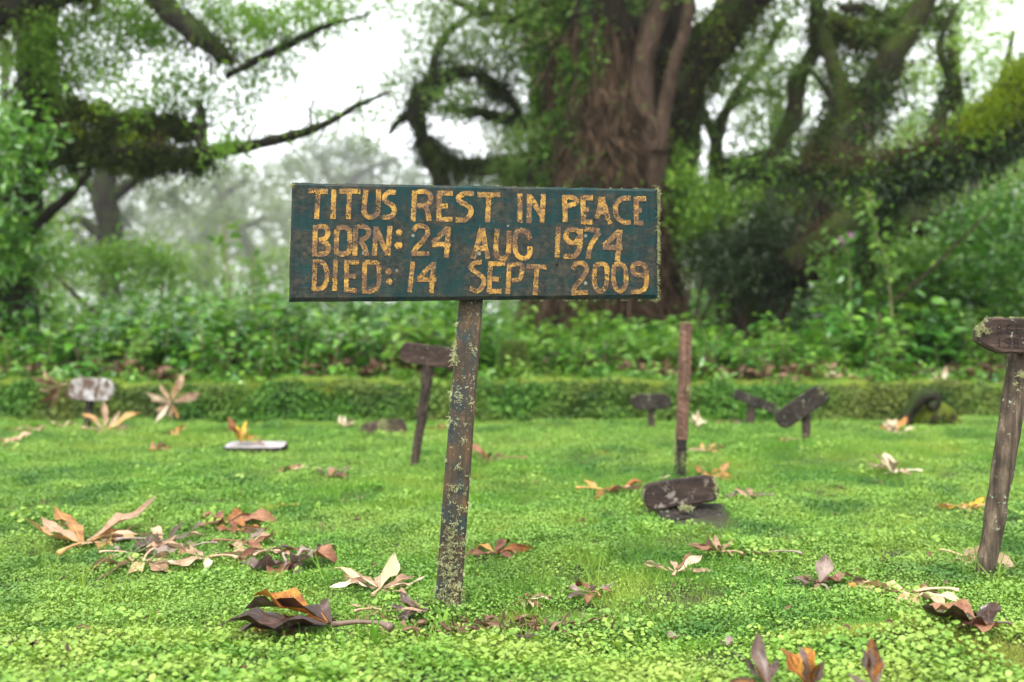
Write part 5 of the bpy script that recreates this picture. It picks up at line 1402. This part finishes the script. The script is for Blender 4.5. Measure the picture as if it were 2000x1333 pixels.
for pth_, lo_ in ((qb[1], 26), (qb[9], 4), (qb[3], 6)):
    for _ in range(34):
        i_ = int(rng.integers(lo_, len(pth_))); p_ = pth_[i_, :3]; d_ = unit(rng.normal(size=3) + [0, 0, .35]); l_ = rng.uniform(.12, .45)
        a1 = p_ + d_ * l_ * .5 + rng.normal(0, .03, 3); a2 = a1 + unit(d_ + rng.normal(0, .5, 3)) * l_ * .5
        tw.append([list(p_) + [.008], list(a1) + [.005], list(a2) + [.002]])
mb = MB()
for t_ in tw: tube(mb, t_, 4, 0, k=2, cap=False)
mb.build('twigs', M['bark_dark'], e_, off_of(e_), kind='stuff')
add(e_, 'twig_leaves', merge([cards(T_DIA, np.array([t_[2][:3]] * 4) + rng.normal(0, .04, (4, 3)), rdir(4), rdir(4, .8), .06, .03) for t_ in tw[::2]]), M['crown_near'], 'stuff')
# leafy sprays close to the left edge
e_ = tree('leafy_shrub', 'bush with bright leaf sprays in front of the dark trunk, at the left edge', (-10, 8.7))
limbs(e_, 'stem', [[root_px(-30, 8.7, 8), (-25, 420, 8.7, 6), (0, 330, 8.7, 5), (50, 280, 8.7, 3)]], M['vine'], 6)
add(e_, 'foliage', clumps([(20, 225, 8.7, 30, 120), (20, 300, 8.7, 50, 300), (65, 275, 8.7, 28, 140), (10, 350, 8.7, 30, 110), (10, 500, 9.2, 60, 500), (40, 470, 9.2, 40, 300), (-10, 420, 9, 40, 200)], .09, T_OVA), M['herb'])

# --- gnarled tree between the gap and the great trunk
YG = 14.0
e_ = tree('gnarled_tree', 'crooked dark tree whose limbs curl left out of the great trunk, before the white sky', (905, YG))
qg = limbs(e_, 'trunk', [[root_px(905, YG, 34), (900, 560, YG, 26), (892, 440, YG, 18), (870, 370, YG, 16), (838, 310, YG, 13), (823, 262, YG, 14), (815, 205, YG, 22), (845, 165, YG, 20), (905, 140, YG, 12), (960, 160, YG, 10), (1000, 200, YG, 9), (1030, 260, YG, 9)],
                         [(1060, 325, YG, 24), (990, 322, YG, 20), (930, 325, YG, 17), (880, 318, YG, 11), (850, 290, YG, 9), (836, 270, YG, 10)],
                         [(815, 215, YG, 12), (780, 235, YG, 8), (760, 262, YG, 4)],
                         [(1040, 250, YG, 14), (960, 225, YG, 12), (900, 215, YG, 8), (860, 210, YG, 6)],
                         [(845, 160, YG, 12), (850, 110, YG, 9), (880, 60, YG, 8), (930, 20, YG, 6), (980, -40, YG, 6)],
                         [(845, -12, YG - 1, 5), (900, 8, YG - 1, 7), (950, 26, YG - 1, 9), (1000, 40, YG - 1, 10), (1050, 40, YG - 1, 12)]], M['bark_dark'], 10, .18)
add(e_, 'hanging_moss', [leaf_along(qg[0], 2600, .06, puff=.08), shag_along(qg[0], 1300, .06, .2, .018), leaf_along(qg[1], 1700, .06, puff=.09), shag_along(qg[1], 900, .08, .26, .018), leaf_along(qg[3], 900, .06, puff=.08)], M['shag'])
cl = []
for px, py, r_, n_ in [(850, 60, 60, 330), (910, 60, 70, 520), (980, 90, 70, 600), (920, 120, 60, 420), (860, 120, 50, 260), (800, 150, 40, 190), (770, 180, 35, 120), (800, 100, 40, 120), (990, 160, 50, 380), (940, 190, 50, 380), (880, 190, 50, 260),
                       (1020, 110, 50, 420), (1010, 240, 40, 260), (960, 250, 40, 130), (1020, 280, 40, 300), (990, 345, 50, 260), (1030, 330, 40, 300), (750, 240, 26, 70), (720, 280, 30, 60), (860, 15, 50, 170), (1000, 20, 60, 500), (930, 0, 60, 330), (770, 60, 50, 60)]:
    cl.append((px, py, YG + rng.normal(0, .8), r_, int(n_ * 2.0)))
add(e_, 'crown', clumps(cl, .068, wr=.45), M['crown_mid'])

# --- right side: leaning overgrown tree
YR = 12.5
e_ = tree('leaning_tree', 'overgrown tree leaning up to the right, thick with brownish climbers', (1470, YR))
qr = limbs(e_, 'trunk', [[root_px(1450, YR, 80), (1475, 570, YR, 60), (1530, 470, YR, 52), (1590, 370, YR, 46), (1640, 280, YR, 40), (1690, 200, YR, 32), (1740, 110, YR - .2, 26), (1795, 20, YR - .3, 22), (1850, -80, YR - .4, 20)],
                         [(1640, 290, YR, 22), (1650, 200, YR, 18), (1625, 120, YR + .2, 16), (1600, 40, YR + .4, 14), (1590, -60, YR + .4, 12)],
                         [(1720, 140, YR, 10), (1750, 70, YR, 9), (1700, 20, YR, 9), (1640, 15, YR, 8)]], M['bark_moss'], 12, .15)
add(e_, 'climbers', [leaf_along(qr[0][:34], 4200, .07, puff=.11), shag_along(qr[0][4:34], 900, .08, .25, .016)], M['dark_leaf'])
add(e_, 'dead_climbers', leaf_along(qr[0][12:36], 2200, .06, puff=.10), M['shag_brown'])
add(e_, 'leaves', [leaf_along(qr[0][4:34], 1700, .08, puff=.16)], M['epiphyte'])
add(e_, 'moss', [leaf_along(q_, 1100, .05, puff=.045) for q_ in qr], M['shag'])
add(e_, 'crown', clumps([(1800, 40, YR, 60, 300), (1850, 10, YR, 50, 260), (1720, 40, YR, 50, 200), (1760, -20, YR, 60, 300), (1600, -30, YR, 60, 300)], .10), M['crown_mid'])
# moss pad branch
e_ = tree('mossy_tree', 'slim tree with rounded moss cushions on a level branch near the top', (1600, 13.4))
qm = limbs(e_, 'trunk', [[root_px(1480, 13.4, 26), (1490, 480, 13.4, 20), (1500, 380, 13.4, 16), (1515, 300, 13.4, 15), (1550, 220, 13.4, 17), (1560, 150, 13.4, 17), (1590, 100, 13.4, 14), (1592, 40, 13.4, 12), (1590, -60, 13.4, 10)],
                         [(1590, 80, 13.4, 14), (1620, 55, 13.4, 26), (1660, 62, 13.4, 20), (1700, 72, 13.4, 26), (1740, 58, 13.4, 18), (1775, 30, 13.4, 10)]], M['bark_moss'], 12, .12)
add(e_, 'moss', [leaf_along(qm[1], 2600, .05, side=(0, -.2, .6), puff=.04)], M['moss_bright'])
add(e_, 'hanging_moss', [shag_along(qm[1], 1200, .08, .25, .016), leaf_along(qm[1], 700, .06, side=(0, 0, -1), puff=.15)], M['shag'])
cl = []
for px, py, r_, n_ in [(1500, 60, 60, 300), (1450, 110, 50, 220), (1540, 130, 40, 150), (1480, 180, 50, 220), (1640, 140, 40, 160), (1560, 20, 50, 180), (1430, 40, 50, 200), (1460, 250, 40, 120), (1690, 130, 40, 200), (1400, 150, 40, 120)]:
    cl.append((px, py, 13.6 + rng.normal(0, .6), r_, int(n_ * 1.8)))
add(e_, 'crown', clumps(cl, .07), M['crown_mid'])
# thin forked tree
e_ = tree('forked_tree', 'thin mossy tree forking against a bright gap right of the great trunk', (1400, 15.5))
qf = limbs(e_, 'trunk', [[root_px(1410, 15.5, 24), (1405, 500, 15.5, 22), (1400, 400, 15.5, 20), (1398, 310, 15.5, 15), (1405, 250, 15.5, 13), (1440, 180, 15.5, 9), (1490, 110, 15.5, 8), (1530, 40, 15.5, 6)],
                         [(1402, 290, 15.5, 12), (1370, 210, 15.5, 10), (1335, 150, 15.5, 8)], [(1420, 215, 15.5, 8), (1480, 178, 15.5, 6), (1530, 190, 15.5, 5)],
                         [(1400, 330, 15.5, 18), (1450, 320, 15.5, 16), (1540, 290, 15.5, 10)],
                         [(1330, 470, 15, 26), (1330, 380, 15, 26), (1345, 280, 15, 24), (1360, 180, 15, 22), (1390, 90, 15, 20)]], M['bark_moss'], 8, .15)
add(e_, 'moss', [leaf_along(qf[4], 1800, .08, puff=.10), leaf_along(qf[3], 700, .06, puff=.06), leaf_along(qf[0], 700, .05, puff=.04)], M['epiphyte'])
cl = []
for px, py, r_, n_ in [(1360, 130, 40, 200), (1430, 130, 40, 180), (1470, 240, 40, 130), (1520, 250, 40, 160), (1340, 60, 40, 160), (1510, 170, 40, 150)]:
    cl.append((px, py, 15.5 + rng.normal(0, .5), r_, n_))
add(e_, 'crown', clumps(cl, .11), M['crown_mid'])

# --- great mossy limb from the right edge
YQ = 8.8
e_ = tree('mossy_limb_tree', 'massive limb sloping in from the right edge, bright moss on top and dark ferns hanging', (2250, YQ))
qq = limbs(e_, 'trunk', [[root_px(2350, YQ + .4, 90), (2330, 500, YQ + .4, 80), (2300, 250, YQ + .3, 80), (2240, 60, YQ + .2, 70)]], M['bark_dark'], 14, .12)
qq = limbs(e_, 'limb', [[(2260, 40, YQ, 66), (2120, 110, YQ, 58), (2010, 190, YQ, 46), (1940, 255, YQ, 38), (1870, 300, YQ, 30), (1790, 330, YQ + .2, 26), (1700, 345, YQ + .6, 24), (1610, 335, YQ + 1.2, 20), (1520, 330, YQ + 1.8, 16), (1430, 340, YQ + 2.2, 12)], [(1870, 300, YQ, 18), (1835, 240, YQ + .4, 12), (1862, 170, YQ + .6, 9), (1835, 95, YQ + .8, 7), (1860, 20, YQ + .9, 5)], [(1720, 345, YQ + .5, 16), (1735, 400, YQ + .6, 14), (1700, 460, YQ + .8, 16), (1690, 540, YQ + 1, 18)], [(1640, 340, YQ + 1, 12), (1600, 270, YQ + 1.2, 9), (1625, 200, YQ + 1.3, 7), (1580, 130, YQ + 1.4, 5)]], M['bark_dark'], 14, .12)
add(e_, 'bright_moss', [leaf_along(qq[0][2:24], 14000, .035, spread=1.22, side=(-.2, -.9, 1.3), puff=.03)], M['moss_bright'])
add(e_, 'hanging_ferns', [shag_along(qq[0][:34], 1500, .06, .18, .016, 1.0, 1.3, side=(0, -.3, -.3), size=.05), leaf_along(qq[0][:34], 8000, .055, side=(0, -.5, -1.0), puff=.085), leaf_along(qq[0][30:], 1800, .05, side=(0, -.5, -.5), puff=.06), leaf_along(qq[2], 1200, .05, puff=.08)], M['dark_leaf'])
add(e_, 'hanging_moss', [leaf_along(qq[0][20:], 2600, .05, puff=.07), leaf_along(qq[1], 1400, .045, puff=.04), leaf_along(qq[3], 1300, .045, puff=.05), leaf_along(qq[2], 900, .05, puff=.08)], M['shag'])
add(e_, 'climbers', [leaf_along(qq[0][20:], 700, .07, T_OVA, side=(0, -.9, -.2), puff=.10), leaf_along(qq[2], 500, .07, T_OVA, puff=.12)], M['epiphyte'])
add(e_, 'brown_moss', [leaf_along(qq[0][22:44], 3000, .045, spread=1.1, side=(0, -.4, 1.2), puff=.05)], M['shag_brown'])
add(e_, 'unseen_upper_crown', clumps([(px_, py_, YQ + rng.normal(0, 1.2), 160, 700, 1.5) for px_ in range(2000, 2800, 200) for py_ in (-420, -640)], .13), M['crown_mid'])  # foliage out of view overhead, added to shade the right side
# fallen mossy log
e_ = empty('fallen_log', (float(P(1690, 440, 11.0)[0]), 11.0, float(G(P(1690, 440, 11)[0], 11.0))), 'rotting mossy log lying in the shade under the sloping limb', 'log')
qlg = limbs(e_, 'trunk', [[(1560, 520, 10.8, 40), (1640, 470, 11, 48), (1720, 440, 11.2, 44), (1790, 430, 11.4, 36)]], M['bark_moss'], 12, .15)
add(e_, 'moss', leaf_along(qlg[0], 1500, .05, side=(0, -.3, .6), puff=.04), M['shag_brown'], 'stuff')

# --- shrubs of the middle distance
def bush(label, px, Y_, cl, mat, L_=.08, name='shrub', group=None, stems=4):
    e_ = tree(name, label, (px, Y_), group, 'shrub')
    cl = [(a_, b_, Y_ + c_, d_, n_) for a_, b_, c_, d_, n_ in cl]
    st = []
    for k in range(stems):
        t = cl[int(rng.integers(0, len(cl)))]
        bp = root_px(px + rng.normal(0, 12), Y_, 4)
        st.append([bp, ((px + t[0]) / 2 + rng.normal(0, 10), (bp[1] + t[1]) / 2, Y_, 3.5), (t[0], t[1], t[2], 1.5)])
    limbs(e_, 'stem', st, M['vine'], 5, .05)
    add(e_, 'foliage', clumps(cl, L_, T_OVA if L_ > .085 else T_DIA, flat=.85), mat)
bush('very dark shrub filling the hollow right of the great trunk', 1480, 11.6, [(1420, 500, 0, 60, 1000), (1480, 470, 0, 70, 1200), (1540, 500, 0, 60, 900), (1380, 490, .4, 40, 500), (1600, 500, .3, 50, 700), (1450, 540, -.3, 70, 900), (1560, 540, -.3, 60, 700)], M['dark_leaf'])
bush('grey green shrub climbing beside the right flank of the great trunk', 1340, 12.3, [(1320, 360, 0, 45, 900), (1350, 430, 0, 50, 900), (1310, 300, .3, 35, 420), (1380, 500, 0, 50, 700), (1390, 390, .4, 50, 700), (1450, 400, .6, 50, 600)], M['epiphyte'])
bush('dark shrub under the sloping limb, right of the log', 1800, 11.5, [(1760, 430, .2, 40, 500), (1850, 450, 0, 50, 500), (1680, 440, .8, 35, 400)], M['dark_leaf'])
bush('mid green shrub rising over the thicket at the right edge', 1950, 10.6, [(1900, 470, 0, 60, 620), (1980, 420, 0, 70, 700), (1950, 540, -.4, 70, 700), (1840, 540, -.4, 60, 500), (2020, 500, 0, 60, 400)], M['herb'], .09)
bush('pale leafy shrub behind the sapling', 1740, 10.2, [(1700, 520, 0, 60, 500), (1770, 500, 0, 50, 420), (1640, 540, 0, 50, 380), (1800, 560, -.2, 50, 350)], M['herb_pale'], .09)
bush('rounded shrub of soft green leaves above the left thicket', 300, 11.5, [(250, 510, 0, 50, 420), (180, 520, 0, 40, 300), (320, 530, 0, 50, 380), (90, 520, 0, 50, 380)], M['herb_pale'], .09)

# --- trees farther back, fading in the mist
def far_tree(label, px, Y_, trunk, cl, L_, mat='crown_far', name='misty_tree', group='misty trees at the back', bark='bark_far', sides=8):
    e_ = tree(name, label, (px, Y_), group)
    paths = [[root_px(trunk[0][0][0], Y_, trunk[0][0][2])] + [(a_, b_, Y_, c_) for a_, b_, c_ in trunk[0]]] + [[(a_, b_, Y_, c_) for a_, b_, c_ in t] for t in trunk[1:]]
    qs = limbs(e_, 'trunk', paths, M[bark], sides, .15)
    add(e_, 'crown', clumps([(a_, b_, Y_ + rng.normal(0, Y_ * .05), c_, int(n_ * 1.6)) for a_, b_, c_, n_ in cl], L_ * .72), M[mat])
    return e_, qs
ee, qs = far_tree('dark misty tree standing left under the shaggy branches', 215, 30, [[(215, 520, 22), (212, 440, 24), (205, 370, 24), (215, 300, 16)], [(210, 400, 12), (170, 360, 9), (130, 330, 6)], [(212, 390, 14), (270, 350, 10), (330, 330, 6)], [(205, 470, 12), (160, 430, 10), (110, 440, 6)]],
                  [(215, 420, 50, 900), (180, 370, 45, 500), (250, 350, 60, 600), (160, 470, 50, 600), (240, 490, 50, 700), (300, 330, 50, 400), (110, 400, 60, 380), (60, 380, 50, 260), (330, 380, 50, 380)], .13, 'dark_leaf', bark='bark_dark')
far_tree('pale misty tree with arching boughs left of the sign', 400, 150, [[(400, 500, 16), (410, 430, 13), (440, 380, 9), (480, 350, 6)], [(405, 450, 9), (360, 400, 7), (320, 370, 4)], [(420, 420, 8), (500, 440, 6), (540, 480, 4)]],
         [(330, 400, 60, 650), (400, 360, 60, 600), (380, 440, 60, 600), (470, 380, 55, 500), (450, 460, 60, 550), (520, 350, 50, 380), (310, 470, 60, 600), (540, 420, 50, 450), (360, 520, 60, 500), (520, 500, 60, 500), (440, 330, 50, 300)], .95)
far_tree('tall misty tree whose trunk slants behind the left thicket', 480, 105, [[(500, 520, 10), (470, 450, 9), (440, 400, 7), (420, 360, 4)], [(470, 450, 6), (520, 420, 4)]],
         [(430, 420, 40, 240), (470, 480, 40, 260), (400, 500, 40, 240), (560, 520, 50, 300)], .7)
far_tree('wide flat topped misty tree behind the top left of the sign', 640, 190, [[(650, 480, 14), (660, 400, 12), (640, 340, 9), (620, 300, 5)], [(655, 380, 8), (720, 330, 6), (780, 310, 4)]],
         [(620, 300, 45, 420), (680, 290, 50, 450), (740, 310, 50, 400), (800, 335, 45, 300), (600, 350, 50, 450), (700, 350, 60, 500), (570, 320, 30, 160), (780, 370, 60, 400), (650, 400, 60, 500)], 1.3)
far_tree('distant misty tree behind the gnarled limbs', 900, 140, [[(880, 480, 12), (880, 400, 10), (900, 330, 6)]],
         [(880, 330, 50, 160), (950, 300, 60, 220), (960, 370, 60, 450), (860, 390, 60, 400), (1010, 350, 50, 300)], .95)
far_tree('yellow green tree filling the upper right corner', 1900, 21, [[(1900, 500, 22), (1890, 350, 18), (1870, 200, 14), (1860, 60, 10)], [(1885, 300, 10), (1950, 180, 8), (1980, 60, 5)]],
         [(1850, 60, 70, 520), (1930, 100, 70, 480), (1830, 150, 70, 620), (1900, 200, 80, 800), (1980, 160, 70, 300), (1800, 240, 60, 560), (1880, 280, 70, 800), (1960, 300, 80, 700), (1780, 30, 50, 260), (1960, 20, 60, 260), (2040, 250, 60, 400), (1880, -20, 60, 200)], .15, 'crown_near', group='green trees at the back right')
far_tree('green tree seen through the gap between the leaning trunks', 1500, 23, [[(1500, 500, 18), (1510, 350, 14), (1520, 200, 10)], [(1512, 300, 8), (1580, 220, 6)]],
         [(1500, 120, 60, 420), (1450, 200, 60, 380), (1540, 220, 60, 520), (1500, 300, 60, 520), (1580, 150, 60, 400), (1600, 300, 60, 600), (1440, 60, 60, 200), (1650, 220, 60, 520), (1560, 380, 60, 600), (1460, 380, 50, 400), (1700, 60, 60, 260), (1750, 150, 60, 500), (1540, 60, 50, 200)], .16, 'crown_mid', group='green trees at the back right')
far_tree('green tree low behind the dark shrub and the log', 1700, 20, [[(1700, 560, 20), (1705, 430, 16), (1720, 320, 10)]],
         [(1700, 420, 70, 800), (1780, 380, 70, 800), (1640, 460, 60, 600), (1850, 400, 70, 800), (1950, 450, 80, 900), (2020, 380, 60, 500), (1760, 300, 60, 500), (1850, 500, 70, 700), (1980, 530, 70, 600)], .14, 'crown_mid', group='green trees at the back right')
far_tree('small green tree just right of the great trunk', 1370, 22, [[(1370, 520, 14), (1360, 440, 12), (1350, 380, 8)]],
         [(1360, 420, 60, 600), (1400, 480, 60, 500), (1330, 350, 40, 200), (1440, 430, 60, 500), (1430, 360, 30, 120)], .15, 'crown_mid', group='green trees at the back right')
far_tree('tall thin tree behind the left edge', -20, 22, [[(20, 560, 16), (30, 400, 14), (10, 250, 10), (10, 80, 8)]],
         [(20, 120, 50, 220), (30, 200, 60, 260), (10, 60, 50, 160), (60, 340, 50, 260), (80, 440, 60, 500), (20, 480, 60, 500)], .16, 'crown_mid')
# closing wall of misty forest
def wood(name, label, Y_, spans, L_, mat):
    cl = []
    for px in np.arange(-300, 2300, 55):
        top = float(np.interp(px, [s_[0] for s_ in spans], [s_[1] for s_ in spans])) + rng.normal(0, 12)
        py = top + 40
        while py < 620:
            cl.append((px + rng.normal(0, 25), py, Y_ + rng.normal(0, 3), 55, 150)); py += 60
    v, f, a_ = clumps(cl, L_)
    link(name, new_mesh(name, v, f, M[mat], False, {'rnd': a_}), None, label, 'forest', None, 'stuff')
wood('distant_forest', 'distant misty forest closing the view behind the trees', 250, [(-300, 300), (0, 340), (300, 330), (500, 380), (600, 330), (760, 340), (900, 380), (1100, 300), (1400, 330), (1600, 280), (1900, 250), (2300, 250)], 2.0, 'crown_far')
wood('forest_edge', 'hazy thicket of trees beyond the undergrowth', 62, [(-300, 380), (100, 460), (400, 500), (560, 480), (700, 490), (900, 450), (1300, 400), (1500, 330), (1900, 250), (2300, 200)], .5, 'crown_mid')

# ------------------------------------------------------------------ mist
m = bpy.data.materials.new('pale_mist'); m.use_nodes = True; nt = m.node_tree; nt.nodes.clear()
out = nt.nodes.new('ShaderNodeOutputMaterial'); pv = nt.nodes.new('ShaderNodeVolumePrincipled')
pv.inputs['Color'].default_value = (.93, .96, .97, 1); pv.inputs['Density'].default_value = 0.0007
pv.inputs['Anisotropy'].default_value = 0.1
nt.links.new(pv.outputs[0], out.inputs['Volume'])
x0, x1, y0, y1, z0, z1 = -228, 228, -8, 428, -1.5, 78
bv = [(x, y_, z) for z in (z0, z1) for y_ in (y0, y1) for x in (x0, x1)]
link('haze', new_mesh('haze', bv, [[0, 2, 3, 1], [4, 5, 7, 6], [0, 1, 5, 4], [2, 6, 7, 3], [0, 4, 6, 2], [1, 3, 7, 5]], m), None, 'thin pale mist in the forest air', 'mist', None, 'stuff')
